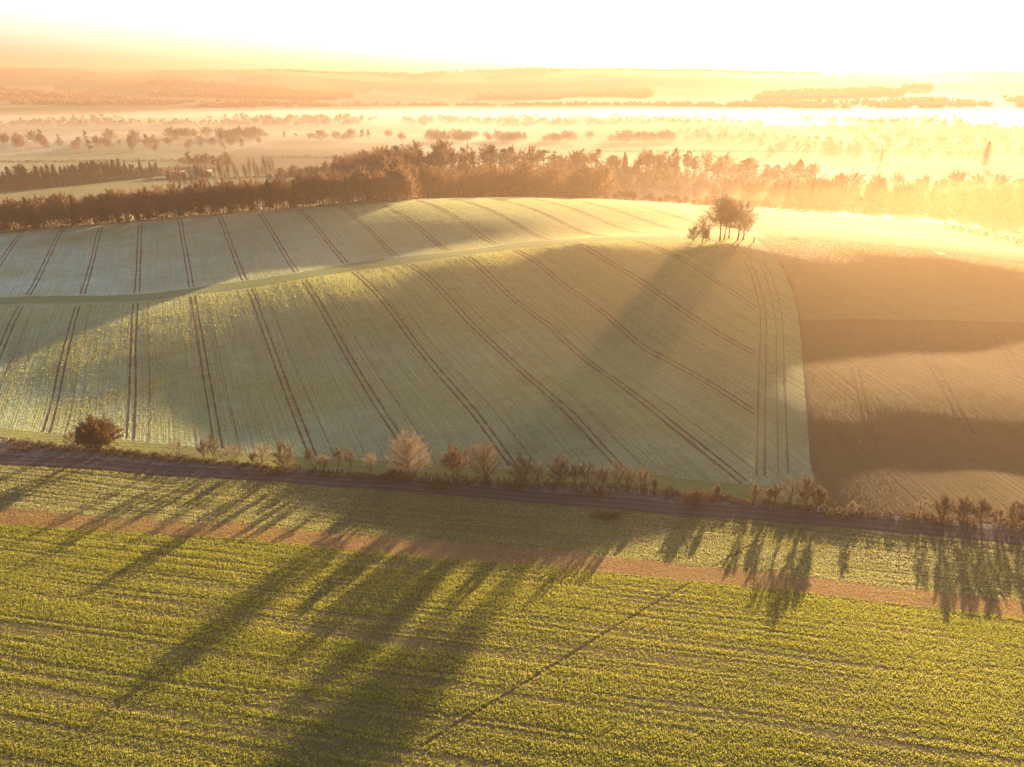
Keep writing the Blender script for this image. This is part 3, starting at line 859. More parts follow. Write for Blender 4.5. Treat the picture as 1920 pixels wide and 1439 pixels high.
# poplars
pl = px_line([(322, 362), (380, 352), (440, 346), (520, 338)], 4)
belt([tuple(p) for p in pl], 1, 4.6, 4, [('poplar', 1)], 25, 'the see-through row between the two woods', 'row of poplars')
# ridge wood with cedars
fill([px_at(520, 800), px_at(620, 790), px_at(760, 780), px_at(840, 800), px_at(850, 880), px_at(680, 890), px_at(560, 860)], 80,
     [('bare', 4), ('dense', 4), ('cedar', 1)], 25, 'the ridge wood left of the cedars', 'ridge wood', hmap=lambda x, y: 0.6 + 0.5 * float(smooth(-230, -140, x)))
belt([px_at(830, 850), px_at(1000, 860), px_at(1150, 855), px_at(1300, 840), px_at(1460, 820), px_at(1510, 815)], 2, 11, 34, [('cedar', 4), ('bare', 2), ('conifer', 0.7), ('round', 1)], 23, 'the cedar ridge on the misty skyline', 'cedar ridge')
fill([px_at(850, 760), px_at(1050, 745), px_at(1250, 760), px_at(1250, 830), px_at(1050, 840), px_at(860, 835)], 70, [('dense', 5), ('bare', 3)], 15, 'the misty wood below the cedars', 'wood below the cedars')
# hedge line just beyond the crest and the misty right-hand woods
belt([px_at(1130, 590), px_at(1250, 600), px_at(1400, 610), px_at(1560, 590)], 1, 5, 5, [('dense', 1)], 7.5, 'the low misty hedge line beyond the crest', 'hedge line beyond the crest', skip=lambda f: 0.12, wide=1.5)
fill([px_at(1240, 700), px_at(1450, 690), px_at(1520, 690), px_at(1500, 760), px_at(1260, 760)], 24, [('bare', 2), ('round', 3)], 15, 'the pale mist behind the hilltop clump', 'misty trees behind the clump')
fill([px_at(1440, 640), px_at(1600, 610), px_at(1760, 600), px_at(1980, 570), px_at(2050, 680), px_at(1900, 760), px_at(1500, 760)], 95, [('dense', 4), ('round', 3), ('bare', 3), ('conifer', 1)], 20, 'the golden misty wood at the right', 'misty wood at the right')
for u, d, h in [(1800, 1010, 33), (1908, 1000, 36), (1880, 1300, 24), (1615, 1060, 20)]:
    x, y = px_at(u, d)
    wood_tree('cypress', x, y, h, {1800: 'broad tall conifer silhouette fading in mist near the right edge', 1908: 'tallest narrow conifer spire in mist at the right edge', 1880: 'far faint conifer between the two misty spires', 1615: 'small faint conifer in mist above the right-hand wood'}[u], 'misty conifers at the right', wide=1.3 if u == 1800 else 0.9)
# vale trees standing in the mist
fill([px_at(-150, 1240), px_at(480, 1220), px_at(520, 1400), px_at(-150, 1480)], 70, [('round', 5), ('bare', 2), ('cedar', 1)], 18, 'the scattered trees in the left vale mist', 'vale trees at the left')
fill([px_at(370, 1010), px_at(460, 1005), px_at(460, 1040), px_at(372, 1045)], 14, [('round', 2), ('cedar', 1)], 15, 'the small copse on the pale vale field', 'small copse')
belt([px_at(360, 1500), px_at(700, 1460), px_at(1000, 1440), px_at(1250, 1420)], 2, 9, 50, [('round', 4), ('cedar', 1), ('bare', 1)], 18, 'the long misty tree line across the vale', 'long misty tree line', skip=lambda f: 0.05 if math.sin(f * 31 + 4 * math.sin(f * 9)) > -0.1 else 0.85, wide=1.25)

# ------------------------------------------------------------------ far woodland masses, hedges and scrub
def blob_field(name, pts, h, w, mat, label, cat, seed, n=14, kind='stuff', parent=None, blade=1.0, flat=1.0):
    """many small leafy faces making up uneven crowns at the given spots"""
    rg = np.random.RandomState(seed)
    pts = np.asarray(pts, float)
    z = height(pts[:, 0], pts[:, 1])
    hs = h * (0.6 + 0.7 * rg.rand(len(pts)))
    B = np.repeat(np.column_stack([pts, z]), n, axis=0)
    H = np.repeat(hs, n)
    k = len(B)
    f = rg.rand(k)
    a = rg.rand(k) * 6.283
    rad = w * 0.5 * np.sqrt(rg.rand(k)) * np.sqrt(np.clip(1.05 - f ** 2, 0, 1))
    c = B + np.column_stack([np.cos(a) * rad, np.sin(a) * rad, f * H * 0.9])
    g = Geo()
    d = rg.randn(k, 3) * [1, 1, flat]
    d /= np.linalg.norm(d, axis=1)[:, None]
    sz = blade * w * (0.25 + 0.3 * rg.rand(k))
    g.blades(c - d * sz[:, None] * 0.5, c + d * sz[:, None] * 0.5 + [0, 0, 0], sz * 0.9, rg)
    return link(name, g.mesh(name), M[mat], kind=kind, label=label, cat=cat, parent=parent)

def scatter(poly, n, seed):
    rg = np.random.RandomState(seed)
    poly = np.array(poly, float)
    lo, hi = poly.min(0), poly.max(0)
    P = lo + rg.rand(n * 6, 2) * (hi - lo)
    P = P[inside(poly, P[:, 0], P[:, 1])]
    return P[:n]
def sector(u0, u1, d0, d1, n, seed, edge=0.4):
    """patch of wood with a ragged outline between two bearings and two distances"""
    rg = np.random.RandomState(seed)
    uu = rg.rand(n * 3); dd = rg.rand(n * 3)
    x = (u0 + (u1 - u0) * uu - 960) / F_PX * (d0 + (d1 - d0) * dd) / 0.985
    y = d0 + (d1 - d0) * dd
    k = vnoise(x, y, (d1 - d0) * 0.5) + 0.5 - 0.35 * np.abs(2 * uu - 1) ** 4 > edge
    return np.column_stack([x, y])[k][:n]
def undergrowth(P, h, w, lab, seed):
    blob_field('undergrowth', P, h, w, 'wood_twigs', lab, 'undergrowth', seed, n=16, blade=0.8)
_b = np.repeat(b0[6:], 14, axis=0); _r = np.random.RandomState(9)
undergrowth(_b + np.column_stack([_r.randn(len(_b)) * 2.5, 3 + _r.rand(len(_b)) * 22]), 8, 3.5, 'tangled brown undergrowth filling the long belt', 91)
undergrowth(scatter([px_at(725, 538), px_at(900, 578), px_at(1010, 588), px_at(1120, 565), px_at(1140, 600), px_at(1090, 680), px_at(930, 690), px_at(790, 640)], 700, 3), 11, 5, 'tangled brown undergrowth filling the rounded wood', 92)
_b = np.repeat(cl, 16, axis=0)
undergrowth(_b + np.column_stack([_r.randn(len(_b)) * 3, 3 + _r.rand(len(_b)) * 22]), 10, 5, 'dark undergrowth filling the left-hand wood', 93)
undergrowth(scatter([px_at(540, 800), px_at(760, 785), px_at(1050, 750), px_at(1250, 765), px_at(1500, 815), px_at(1480, 850), px_at(1100, 880), px_at(680, 885)], 1100, 4), 11, 6, 'misty undergrowth below the ridge wood and cedars', 94)
undergrowth(scatter([px_at(1450, 645), px_at(1600, 615), px_at(1980, 575), px_at(2050, 680), px_at(1900, 755), px_at(1500, 755)], 900, 5), 10, 6, 'golden misty undergrowth filling the right-hand wood', 95)
for nm, args, h, w, lab in [
    ('far_woodland', (1250, 2150, 1150, 1900, 260, 10), 13, 15, 'scattered faint trees in the bright mist of the right vale'),
    ('far_woodland', (-200, 2150, 1950, 2250, 900, 1), 13, 17, 'band of faint trees across the far side of the mist'),
    ('far_woodland', (-200, 620, 2950, 3350, 700, 2), 13, 22, 'dark woodland band above the bright mist at the left'),
    ('far_woodland', (560, 1500, 3000, 3300, 600, 3), 13, 22, 'faint woodland above the bright mist in the middle'),
    ('far_woodland', (1350, 2150, 2900, 3300, 500, 4), 13, 22, 'faint woodland in the glare above the mist at the right'),
    ('far_woodland', (340, 690, 3700, 4150, 900, 5), 16, 28, 'dark wood on the slope of the far downs at the left'),
    ('far_woodland', (820, 1200, 3800, 4200, 700, 6), 16, 28, 'faint wood on the far slope in the middle'),
    ('far_woodland', (1380, 1680, 3600, 3950, 600, 7), 16, 28, 'faint wood on the far slope at the right'),
    ('far_woodland', (-100, 300, 3400, 3650, 500, 8), 14, 26, 'thin wood on the lower far slope at the left edge'),
    ('far_woodland', (-250, 2200, 5250, 5800, 2200, 9), 11, 30, 'woods along the skyline of the far downs')]:
    blob_field(nm, sector(*args), h, w, 'wood_twigs', lab, 'woodland', args[-1], n=40 if args[-1] == 10 else 18, blade=0.6 if args[-1] == 10 else 1.0)

def far_hedge(px0, px1, d0, d1, label, seed, h=3.0, w=4.0):
    a, b = np.array(px_at(px0, d0)), np.array(px_at(px1, d1))
    n = int(np.linalg.norm(b - a) / 2.2)
    rg = np.random.RandomState(seed)
    P = a + (b - a) * (np.arange(n) / n)[:, None] + rg.randn(n, 2) * 0.8
    blob_field('hedge', P, h, w, 'scrub', label, 'hedge', seed, n=9, kind=None)
far_hedge(-60, 420, 1075, 1100, 'straight clipped hedge across the pale vale field at the left', 31)
far_hedge(300, 560, 880, 900, 'thin hedge crossing behind the poplars', 32, 2.4)
far_hedge(520, 980, 1150, 1130, 'faint hedge in the vale behind the ridge wood', 33)
far_hedge(-20, 260, 655, 690, 'brown hedge between the belt and the pale left field', 34, 2.5)
far_hedge(260, 420, 690, 720, 'brown hedge running up to the poplars', 35, 2.5)
far_hedge(1100, 1700, 1250, 1230, 'faint hedge in the bright vale right of the cedars', 36)
far_hedge(1755, 1838, 505, 480, 'clipped hedge length on the far right slope below the misty wood', 37, 2.6)
far_hedge(1832, 1862, 478, 470, 'short hedge block right of the clipped hedge length', 38, 2.6)
far_hedge(1868, 1882, 468, 464, 'tiny hedge block at the end of the broken hedge on the right slope', 39, 2.4)
far_hedge(1893, 1935, 446, 440, 'bushy hedge end at the right edge of the gold field', 40, 5.0, 5.0)

# low scrub along the foot of the road hedge
def hedge_scrub(u0, u1, h, label, seed, shift=0.0):
    a, b = ground_at(u0, 0.5 * (822 + 986)), None
    xs = np.array([np.array(p) for p in hedge])
    us = 960 + F_PX * xs[:, 0] / (xs[:, 1] * math.cos(PITCH) + 98 * math.sin(PITCH))
    sel = xs[(us > u0) & (us < u1)]
    rg = np.random.RandomState(seed)
    P = np.repeat(sel, 11, axis=0)
    P = P + rg.randn(len(P), 2) * [1.3, 0.9] + [0, shift - 0.5]
    P = P[vnoise(P[:, 0], P[:, 1], 7) > -0.36]
    blob_field('scrub_hedge', P, h, 1.6, 'scrub', label, 'hedge', seed, n=22, kind=None, blade=0.55)
hedge_scrub(-200, 150, 1.0, 'low dark scrub hedge running in from the left edge', 51, -0.5)
hedge_scrub(150, 520, 1.0, 'low dark scrub hedge between the rust-brown tree and the dense round bush', 52)
hedge_scrub(520, 720, 1.0, 'low scrub behind the white fence posts', 53)
hedge_scrub(720, 960, 1.7, 'dark undergrowth at the foot of the big pale tree and the tall reddish tree', 54)
hedge_scrub(960, 1235, 1.8, 'dark undergrowth below the close row of thorns', 55)
hedge_scrub(1235, 1400, 0.9, 'thin low scrub in the gap between the thorn row and the sunlit group', 56)
hedge_scrub(1400, 1545, 1.2, 'undergrowth below the sunlit group of thorns', 57)
hedge_scrub(1545, 1730, 1.2, 'low scrub behind the right-hand fence', 58)
hedge_scrub(1730, 2100, 1.4, 'undergrowth below the row of bushes at the far right', 59)

rg = np.random.RandomState(44)
for u, v, lab in [(40, 845, 'dark bramble patch on the bank at the left edge'), (512, 888, 'dark bramble patch left of the dense round bush'), (830, 915, 'bramble patch below the dark two-stemmed tree'), (960, 918, 'bramble patch below the bushy brown tree'), (1110, 930, 'long bramble patch below the close row of thorns'), (1580, 972, 'bramble patch at the left end of the right-hand fence')]:
    q = ground_at(u, v)
    blob_field('bramble_patch', np.array([q.x, q.y]) + rg.randn(46, 2) * [2.6, 0.8], 1.1, 1.3, 'scrub', lab, 'bush', u, n=20, kind=None, blade=0.5)

# fences
M['post'] = soil_material('weathered_post', (0.3, 0.24, 0.17), (0.5, 0.42, 0.32), 5.0, 0.01)
M['wire'] = soil_material('fence_wire', (0.2, 0.18, 0.16), (0.3, 0.27, 0.24), 5.0, 0.01)
gp = Geo(); gp.tube([(0, 0, -0.3), (0, 0, 1.2), (0, 0, 1.3)], [0.09, 0.085, 0.04], 6)
POST = gp.mesh('post')
def fence(px, step, label):
    L = px_line(px, 0.5)
    acc = np.concatenate([[0], np.cumsum(np.linalg.norm(np.diff(L, axis=0), axis=1))])
    n = int(acc[-1] / step)
    root = link('fence', None, label=label, cat='fence')
    root.location = (L[0][0], L[0][1], hz(*L[0]))
    tops = []
    for i in range(n + 1):
        d = i * step
        x, y = np.interp(d, acc, L[:, 0]), np.interp(d, acc, L[:, 1])
        z = hz(x, y) + 0.06
        o = link('post', POST, M['post'], parent=root)
        o.location = Vector((x, y, z)) - root.location
        o.rotation_euler = (random.uniform(-0.06, 0.06), random.uniform(-0.06, 0.06), random.random())
        o.scale = (1, 1, random.uniform(0.85, 1.1))
        tops.append((x - root.location.x, y - root.location.y, z - root.location.z))
    for hh in (0.5, 1.05):
        g = Geo(); g.tube(np.array(tops) + [0, 0, hh], np.full(len(tops), 0.018), 3)
        link('wire', g.mesh('wire'), M['wire'], parent=root)
fence([(596, 885), (650, 889), (700, 893)], 1.3, 'fence of pale posts left of the big pale round tree')
fence([(800, 903), (830, 905), (862, 908)], 1.3, 'short fence of pale posts below the dark two-stemmed tree')
fence([(1545, 962), (1620, 968), (1705, 976)], 1.3, 'long fence of pale posts below the brown field')
fence([(1085, 921), (1160, 925), (1235, 927)], 2.2, 'open fence glimpsed under the close row of thorns')
fence([(0, 826), (70, 832), (140, 840)], 3.0, 'fence on the bank at the left edge')
gg = Geo(); gg.tube([(0, 0, -0.4), (0, 0, 1.7), (0, 0, 1.85)], [0.17, 0.16, 0.1], 8)
gp_ = ground_at(1533, 962)
link('gatepost', gg.mesh('gatepost'), M['post'], label='stout pale gatepost at the foot of the field boundary', cat='post').location = gp_

# cut brushwood on the margin
rg = np.random.RandomState(77)
g = Geo()
for i in range(160):
    b = np.array([rg.randn() * 1.7, rg.randn() * 1.2, 0.05 + rg.rand() * 0.4])
    d = rg.randn(3) * [1.5, 1.0, 0.25]
    g.tube(np.array([b, b + d * 0.5 + [0, 0, 0.15], b + d]), [0.05, 0.04, 0.02], 3)
o = link('brushwood_pile', g.mesh('brushwood_pile'), M['dark_twigs'], label='dark pile of cut brushwood on the margin below the road', cat='brushwood')
o.location = ground_at(1142, 971)

# distant buildings
def house(u, d, w, dep, h, rot, label, wallc, roofc, nm='cottage'):
    x, y = px_at(u, d)
    e = link(nm, None, label=label, cat='building')
    e.location = (x, y, hz(x, y)); e.rotation_euler = (0, 0, rot)
    g = Geo()
    v = [(-w / 2, -dep / 2, -0.5), (w / 2, -dep / 2, -0.5), (w / 2, dep / 2, -0.5), (-w / 2, dep / 2, -0.5), (-w / 2, -dep / 2, h), (w / 2, -dep / 2, h), (w / 2, dep / 2, h), (-w / 2, dep / 2, h), (-w / 2, 0, h + dep * 0.42), (w / 2, 0, h + dep * 0.42)]
    g.add(v, [(0, 1, 5), (0, 5, 4), (1, 2, 6), (1, 6, 5), (2, 3, 7), (2, 7, 6), (3, 0, 4), (3, 4, 7), (4, 8, 7), (5, 6, 9)])
    link('wall', g.mesh('wall'), wallc, parent=e)
    g = Geo(); ov = 0.5; t = 0.25
    for s in (-1, 1):
        a = np.array([(-w / 2 - ov, s * (dep / 2 + ov), h - ov * 0.8), (w / 2 + ov, s * (dep / 2 + ov), h - ov * 0.8), (w / 2 + ov, 0, h + dep * 0.42 + 0.08), (-w / 2 - ov, 0, h + dep * 0.42 + 0.08)])
        vv = np.vstack([a, a + [0, 0, t]])
        g.add(vv, [(0, 1, 2), (0, 2, 3), (4, 6, 5), (4, 7, 6), (0, 4, 5), (0, 5, 1), (1, 5, 6), (1, 6, 2), (3, 2, 6), (3, 6, 7), (0, 3, 7), (0, 7, 4)])
    rf = link('roof', g.mesh('roof'), roofc, parent=e)
    if nm == 'cottage':
        link('chimney', box('chimney', (w * 0.3, -0.5, h + dep * 0.3), (w * 0.3 + 0.9, 0.5, h + dep * 0.42 + 1.4)), roofc, parent=rf)
        for s in (-0.25, 0.25):
            link('window', box('window', (s * w - 0.6, -dep / 2 - 0.06, 1.2), (s * w + 0.6, -dep / 2 + 0.02, 2.5)), M['track'], parent=e)
        link('door', box('door', (-0.5, -dep / 2 - 0.06, 0), (0.5, -dep / 2 + 0.02, 2.1)), M['bark'], parent=e)
    return e
def box(name, lo, hi):
    x0, y0, z0 = lo; x1, y1, z1 = hi
    v = [(x0, y0, z0), (x1, y0, z0), (x1, y1, z0), (x0, y1, z0), (x0, y0, z1), (x1, y0, z1), (x1, y1, z1), (x0, y1, z1)]
    f = [(0, 3, 2, 1), (4, 5, 6, 7), (0, 1, 5, 4), (1, 2, 6, 5), (2, 3, 7, 6), (3, 0, 4, 7)]
    return mesh_of(name, v, f)
M['white_wall'] = soil_material('white_render', (0.68, 0.66, 0.62), (0.8, 0.78, 0.74), 0.4, 0.01)
M['slate'] = soil_material('slate_roof', (0.12, 0.1, 0.09), (0.2, 0.17, 0.15), 0.8, 0.03)
M['pale_roof'] = soil_material('frosted_roof', (0.45, 0.44, 0.42), (0.65, 0.63, 0.6), 0.6, 0.03)
house(20, 1068, 10, 7, 4.5, 0.5, 'small white cottage beside the straight hedge at the left edge', M['white_wall'], M['pale_roof'])
house(3, 1062, 9, 7, 4, -0.2, 'pale-roofed cottage cut by the left edge beside the white cottage', M['white_wall'], M['pale_roof'])
house(360, 905, 22, 9, 4.0, 0.05, 'long low barn seen through the left poplars', M['bark'], M['slate'], 'barn')
house(408, 915, 22, 9, 4.0, 0.05, 'long low barn seen through the right poplars', M['bark'], M['slate'], 'barn')

# ------------------------------------------------------------------ crops underfoot
def blade_material(name, a, b, c, rot, trans=0.65):
    t = NT(name)
    n1 = t.noise(t.pos(rot, (0.05, 0.9, 0.3)), 1, 4, 0.6, 0.3, 0.7)
    n2 = t.noise(t.pos(0, (0.9, 0.9, 0.9)), 1, 3, 0.6, 0.3, 0.7)
    n3 = t.noise(t.pos(0, (0.03, 0.05, 0.05)), 1, 3, 0.6, 0.35, 0.65)
    col = t.mix(n1, a, b)
    col = t.mix(t.math('MULTIPLY', n2, t.math('ADD', t.math('MULTIPLY', n3, 0.6), 0.25)), col, c)
    return t.done(col, 0.75, None, trans, col)
ROW = R(-12.5)
M['crop_blades'] = blade_material('crop_blades', (0.15, 0.185, 0.016), (0.28, 0.285, 0.03), (0.39, 0.345, 0.09), -ROW)
M['frost_blades'] = blade_material('frosted_blades', (0.22, 0.24, 0.045), (0.34, 0.33, 0.1), (0.45, 0.43, 0.28), -ROW)
M['stubble_blades'] = blade_material('stubble_blades', (0.25, 0.145, 0.05), (0.38, 0.225, 0.085), (0.46, 0.31, 0.15), -ROW)
M['verge_blades'] = blade_material('verge_blades', (0.09, 0.07, 0.045), (0.2, 0.165, 0.12), (0.34, 0.3, 0.26), -ROW, 0.4)

path_line = px_line([(790, 1400), (850, 1362), (960, 1296), (1060, 1234), (1180, 1160), (1290, 1096), (1345, 1060), (1420, 1016)], 1.0)
def near_path(P, dist):
    k = np.zeros(len(P), bool)
    sel = np.nonzero((P[:, 0] > path_line[:, 0].min() - 3) & (P[:, 0] < path_line[:, 0].max() + 3))[0]
    for s in range(0, len(sel), 20000):
        q = P[sel[s:s + 20000]]
        d = ((q[:, None] - path_line[None]) ** 2).sum(-1).min(1)
        k[sel[s:s + 20000]] = d < dist * dist
    return k
def grass(name, P, h, blades, width, mat, label, seed, spread=0.16):
    rg = np.random.RandomState(seed)
    z = height(P[:, 0], P[:, 1]) + 0.05
    hs = h * (0.55 + 0.8 * rg.rand(len(P))) if np.isscalar(h) else h * (0.7 + 0.6 * rg.rand(len(P)))
    B = np.repeat(np.column_stack([P, z]), blades, axis=0)
    H = np.repeat(hs, blades)
    n = len(B)
    B[:, :2] += rg.randn(n, 2) * spread
    tip = B + np.column_stack([rg.randn(n) * 0.5 * H, rg.randn(n) * 0.5 * H, H * (0.6 + 0.5 * rg.rand(n))])
    a = rg.rand(n) * math.pi
    s = np.column_stack([np.cos(a), np.sin(a), np.zeros(n)]) * (width * (0.6 + 0.8 * rg.rand(n)))[:, None] * 0.5
    v = np.stack([B - s, B + s, tip], 1).reshape(-1, 3)
    return link(name, mesh_of(name, v, np.arange(len(v)).reshape(-1, 3)), M[mat], kind='stuff', label=label, cat='grass')
def side_of(line, P):
    """signed distance north (+) of a roughly west-east line"""
    o = np.argsort(line[:, 0])
    return P[:, 1] - np.interp(P[:, 0], line[o, 0], line[o, 1])
rg = np.random.RandomState(5)
SP = 0.56
cr_, sr_ = math.cos(ROW), math.sin(ROW)
pr = np.arange(-60, 260, SP)
step = 0.19
qr = np.arange(-260, 260, step)
PC, QC = np.meshgrid(pr, qr, indexing='ij')
PC = (PC + rg.randn(*PC.shape) * 0.11).ravel(); QC = (QC + rg.randn(*QC.shape) * 0.12).ravel()
P = np.column_stack([cr_ * QC - sr_ * PC, sr_ * QC + cr_ * PC])
k0 = (P[:, 1] > 58) & (P[:, 1] < 205) & (np.abs(P[:, 0]) < 22 + P[:, 1] * 0.78)
P, PC, QC = P[k0], PC[k0], QC[k0]
rowid = np.round(PC / SP)
rowrand = np.random.RandomState(8).rand(4000)[(rowid.astype(int) + 800) % 4000]
dens = 0.88 + 0.5 * (rowrand - 0.5) + 0.9 * vnoise(PC * 6, QC / 7, 3.0) + 0.8 * vnoise(PC, QC / 16, 3.4) + 0.5 * vnoise(P[:, 0], P[:, 1], 15)
srd, sb, st = side_of(road_near, P), side_of(strip_bot, P), side_of(strip_top, P)
keep = rg.rand(len(P)) < np.clip(dens, 0.02, 1)
keep &= (srd < -0.3) & ~near_path(P, 0.45)
hgt = 0.12 + 0.16 * np.clip(dens, 0, 1.15)
edge = 1.6 * vnoise(P[:, 0], P[:, 1], 2.2) + 1.2 * vnoise(P[:, 0], P[:, 1], 9)
instrip = (sb > 0.3 + edge * 0.6) & (st < edge * 1.6)
green_in = instrip & (rg.rand(len(P)) < 0.1 + 0.6 * np.clip(vnoise(P[:, 0], P[:, 1], 6), 0, 1))
cropm = keep & (((sb < 0.3) & ~instrip) | (green_in & (sb < 4)))
marg = keep & (((st > -0.5) & ~instrip) | (green_in & (sb >= 4)))
stub = instrip & ~green_in & ~near_path(P, 0.4)
grass('crop_rows', P[cropm], hgt[cropm], 6, 0.1, 'crop_blades', 'rows of low green crop filling the foreground field', 61)
grass('margin_grass', P[marg], hgt[marg] * 0.75, 6, 0.12, 'frost_blades', 'frosted grass margin between the road and the brown strip', 62)
grass('stubble', P[stub], 0.22, 5, 0.07, 'stubble_blades', 'dry orange-brown stubble in the long strip across the foreground', 63)
rg = np.random.RandomState(6)
P = np.column_stack([rg.rand(90000) * 420 - 220, 120 + rg.rand(90000) * 130])
vr, vh = side_of(road_far, P), side_of(hedge, P)
P = P[(vr > 0.2) & (vh < 0.6) & (vnoise(P[:, 0], P[:, 1], 3.0) > -0.2)]
grass('verge_grass', P, 0.4, 6, 0.11, 'verge_blades', 'rough frosted grass on the bank between road and hedge', 64)
ribbon('foot_path', path_line, 0.5, M['path'], 0.09, kind='structure', wobble=0.4, seed=9)


# low blades on the hill fields
M['wheat_blades'] = blade_material('wheat_blades', (0.29, 0.28, 0.055), (0.42, 0.385, 0.09), (0.43, 0.43, 0.25), -TH, 0.65)
M['pale_wheat_blades'] = blade_material('pale_wheat_blades', (0.24, 0.26, 0.08), (0.32, 0.33, 0.13), (0.37, 0.44, 0.32), -TH, 0.65)
M['brown_blades'] = blade_material('brown_blades', (0.12, 0.083, 0.028), (0.19, 0.132, 0.047), (0.25, 0.185, 0.09), R(-10), 0.6)
def hill_rows(name, poly, ang, sp, step, h, mat, label, seed, blades=5, width=0.2, clear=True):
    rg = np.random.RandomState(seed)
    n_, d_ = np.array([math.cos(ang), math.sin(ang)]), np.array([-math.sin(ang), math.cos(ang)])
    pp, qq = poly @ n_, poly @ d_
    PCm, QCm = np.meshgrid(np.arange(pp.min(), pp.max(), sp), np.arange(qq.min(), qq.max(), step), indexing='ij')
    PCm = (PCm + rg.randn(*PCm.shape) * 0.12).ravel(); QCm = (QCm + rg.randn(*QCm.shape) * step * 0.4).ravel()
    Q = PCm[:, None] * n_ + QCm[:, None] * d_
    k = inside(poly, Q[:, 0], Q[:, 1])
    if clear:
        m = (PCm - TRAM_P0 + TRAM_S * 100) % TRAM_S
        k &= (np.abs(m - 1.0) > 0.4) & (np.abs(m - (TRAM_S - 1.0)) > 0.4)
    dn = 0.6 + 0.8 * vnoise(PCm * 3, QCm / 12, 4.0) + 0.6 * vnoise(Q[:, 0], Q[:, 1], 10)
    k &= rg.rand(len(Q)) < np.clip(dn, 0.08, 1)
    grass(name, Q[k], h, blades, width, mat, label, seed, spread=0.2)
hill_rows('wheat_rows', low_poly, TH, 0.9, 0.75, 0.2, 'wheat_blades', 'short winter wheat in drilled rows over the near hill', 65)
hill_rows('wheat_rows', clip_x(up_poly, 118, True), TH, 1.6, 1.7, 0.22, 'pale_wheat_blades', 'short frosted wheat in drilled rows over the upper field', 66)
hill_rows('brown_stubble_rows', brown_poly, R(10), 0.8, 0.9, 0.085, 'brown_blades', 'thin brown stubble over the right-hand field', 67, clear=False)
hill_rows('pasture_grass', past_poly, R(40), 0.8, 0.9, 0.12, 'brown_blades', 'rough dry grass on the pasture right of the clump', 68, clear=False)

# ------------------------------------------------------------------ haze: one closed box of even air round everything
def box(name, lo, hi):
    x0, y0, z0 = lo; x1, y1, z1 = hi
    v = [(x0, y0, z0), (x1, y0, z0), (x1, y1, z0), (x0, y1, z0), (x0, y0, z1), (x1, y0, z1), (x1, y1, z1), (x0, y1, z1)]
    f = [(0, 3, 2, 1), (4, 5, 6, 7), (0, 1, 5, 4), (1, 2, 6, 5), (2, 3, 7, 6), (3, 0, 4, 7)]
    return mesh_of(name, v, f)
def volume_material(name, color, density, aniso):
    t = NT(name)
    p = t.n('VolumePrincipled')
    p.inputs['Color'].default_value = (*color, 1)
    p.inputs['Density'].default_value = density
    p.inputs['Anisotropy'].default_value = aniso
    t.l(p.outputs[0], t.out.inputs['Volume'])
    return t.m
M['haze'] = volume_material('haze_air', (0.225, 0.162, 0.118), HAZE_DENSITY, HAZE_ANISO)
link('haze', box('haze', (-6600, -6600, -42), (6600, 6600, 206)), M['haze'], kind='stuff', label='pale golden morning haze filling the whole vale', cat='haze')

# ------------------------------------------------------------------ mist lying in the vale, and the added glare veil over the hill
def mist(center, rx, ry, top, density, label, seed, aniso=0.5, color=(0.29, 0.265, 0.235), rough=0.25, base=-12.0):
    rg = np.random.RandomState(seed)
    nr, na = 16, 72
    a = np.arange(na) * 2 * math.pi / na
    f = np.linspace(0, 1, nr + 1)[1:]
    Fm, Am = np.meshgrid(f, a, indexing='ij')
    wob = 1 + 0.12 * np.sin(3 * Am + rg.rand() * 6) + 0.07 * np.sin(7 * Am + rg.rand() * 6)
    x = center[0] + np.cos(Am) * Fm * rx * wob
    y = center[1] + np.sin(Am) * Fm * ry * wob
    z = base + (top - base) * np.clip(1 - Fm ** 2, 0, 1) ** 0.5 * (1 + rough * 2 * vnoise(x + seed * 77, y * 2.2, rx * 0.22))
    z[-1] = base
    V = np.vstack([np.column_stack([x.ravel(), y.ravel(), z.ravel()]), [[center[0], center[1], top]], [[center[0], center[1], base - 8]]])
    idx = np.arange(nr * na).reshape(nr, na); nx = np.roll(idx, -1, 1)
    F = [np.stack([idx[:-1], idx[1:], nx[1:]], -1).reshape(-1, 3), np.stack([idx[:-1], nx[1:], nx[:-1]], -1).reshape(-1, 3)]
    t_, b_ = nr * na, nr * na + 1
    F.append(np.stack([np.full(na, t_), idx[0], nx[0]], -1)); F.append(np.stack([np.full(na, b_), nx[-1], idx[-1]], -1))
    m = volume_material('mist_air', color, density, aniso)
    link('mist', mesh_of('mist', V, np.vstack(F), True), m, kind='stuff', label=label, cat='mist')
mist((300, 2350), 3300, 620, 8, 3.0e-3, 'bright bank of mist lying right across the vale', 1, color=(0.33, 0.32, 0.31))
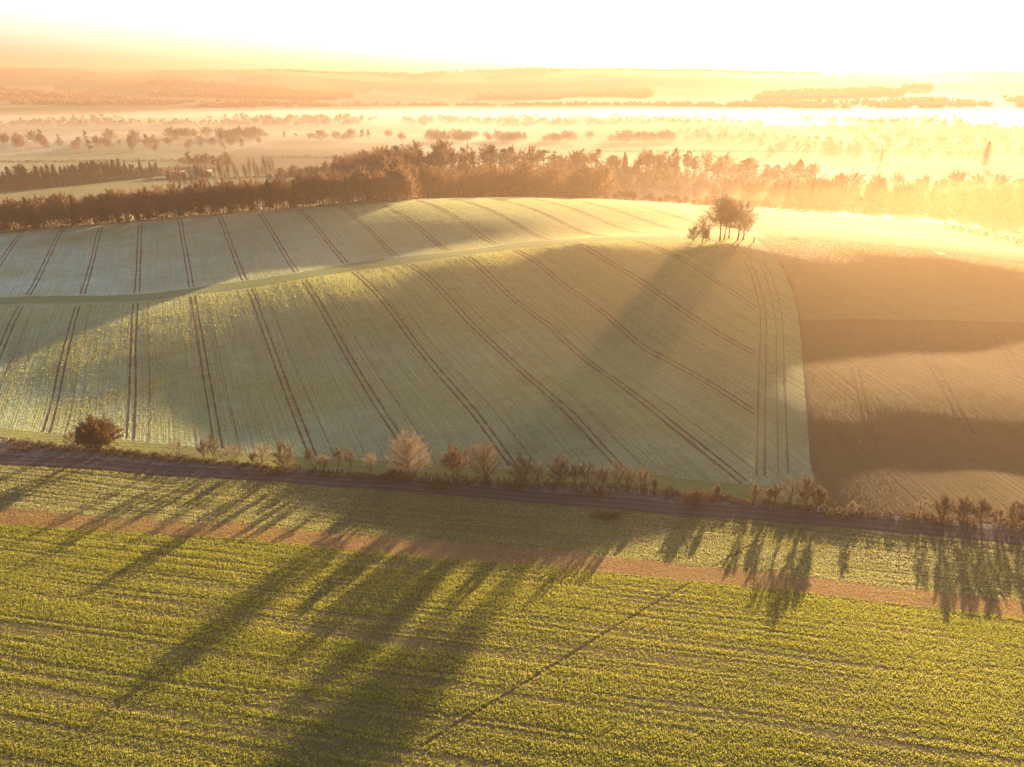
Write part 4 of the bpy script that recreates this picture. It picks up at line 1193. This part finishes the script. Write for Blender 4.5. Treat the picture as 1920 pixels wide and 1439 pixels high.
mist((300, 2350), 3400, 720, 20, 7e-4, 'thin upper edge of the bright mist bank', 2, color=(0.33, 0.32, 0.31))
mist((-650, 1480), 900, 300, 1, 1.8e-3, 'pale mist round the scattered trees at the left', 3, color=(0.32, 0.31, 0.29))
mist((-650, 1480), 1000, 380, 9, 8e-4, 'thin upper mist round the scattered trees at the left', 4)
mist((800, 1350), 950, 600, 15, 3.4e-3, 'golden mist over the right vale', 5, aniso=0.3, color=(0.165, 0.125, 0.08))
mist((230, 710), 330, 60, 5, 2.6e-3, 'pale mist pooled behind the hilltop clump', 6, aniso=0.35, color=(0.22, 0.175, 0.12))
mist((150, 1500), 2600, 930, 34, 2.2e-4, 'thin layer of mist over the whole near vale', 7)
mist((460, 670), 330, 140, 15, 2.0e-3, 'golden mist in the right-hand wood', 8, aniso=0.35, color=(0.22, 0.165, 0.1))
mist((60, 760), 330, 55, 9, 1.8e-3, 'thin mist between the rounded wood and the cedars', 9)
mist((200, 290), 250, 180, 66, 4.5e-4, 'added golden veil standing in for sun glare over the right-hand slope', 10, aniso=0.66, color=(0.3, 0.195, 0.1), rough=0.05)  # added volume that imitates veiling sun glare; no mist lies on this slope
mist((170, 300), 400, 260, 84, 2.2e-4, 'added faint outer veil of sun glare round the hilltop clump', 11, aniso=0.66, color=(0.3, 0.195, 0.1), rough=0.05)  # wider, thinner volume added to soften the edge of the glare veil

def smoke(u, d, h, lean, label, seed):
    x, y = px_at(u, d)
    z = hz(x, y) + 12
    t = np.linspace(0, 1, 9)
    g = Geo()
    P = np.column_stack([x + lean * t ** 1.5 * h, y + 0 * t, z + t * h])
    g.tube(P, np.array([0.2, 1.6, 2.4, 3.2, 3.6, 4.4, 4.6, 3.4, 0.2]) * h / 34, 8)
    link('smoke_plume', g.mesh('smoke_plume'), volume_material('chimney_smoke', (0.5, 0.48, 0.46), 0.05, 0.3), kind='stuff', label=label, cat='smoke')
smoke(44, 2850, 36, -0.7, 'left of two small white smoke plumes rising above the far mist', 1)
smoke(64, 2850, 38, -0.6, 'right of two small white smoke plumes rising above the far mist', 2)
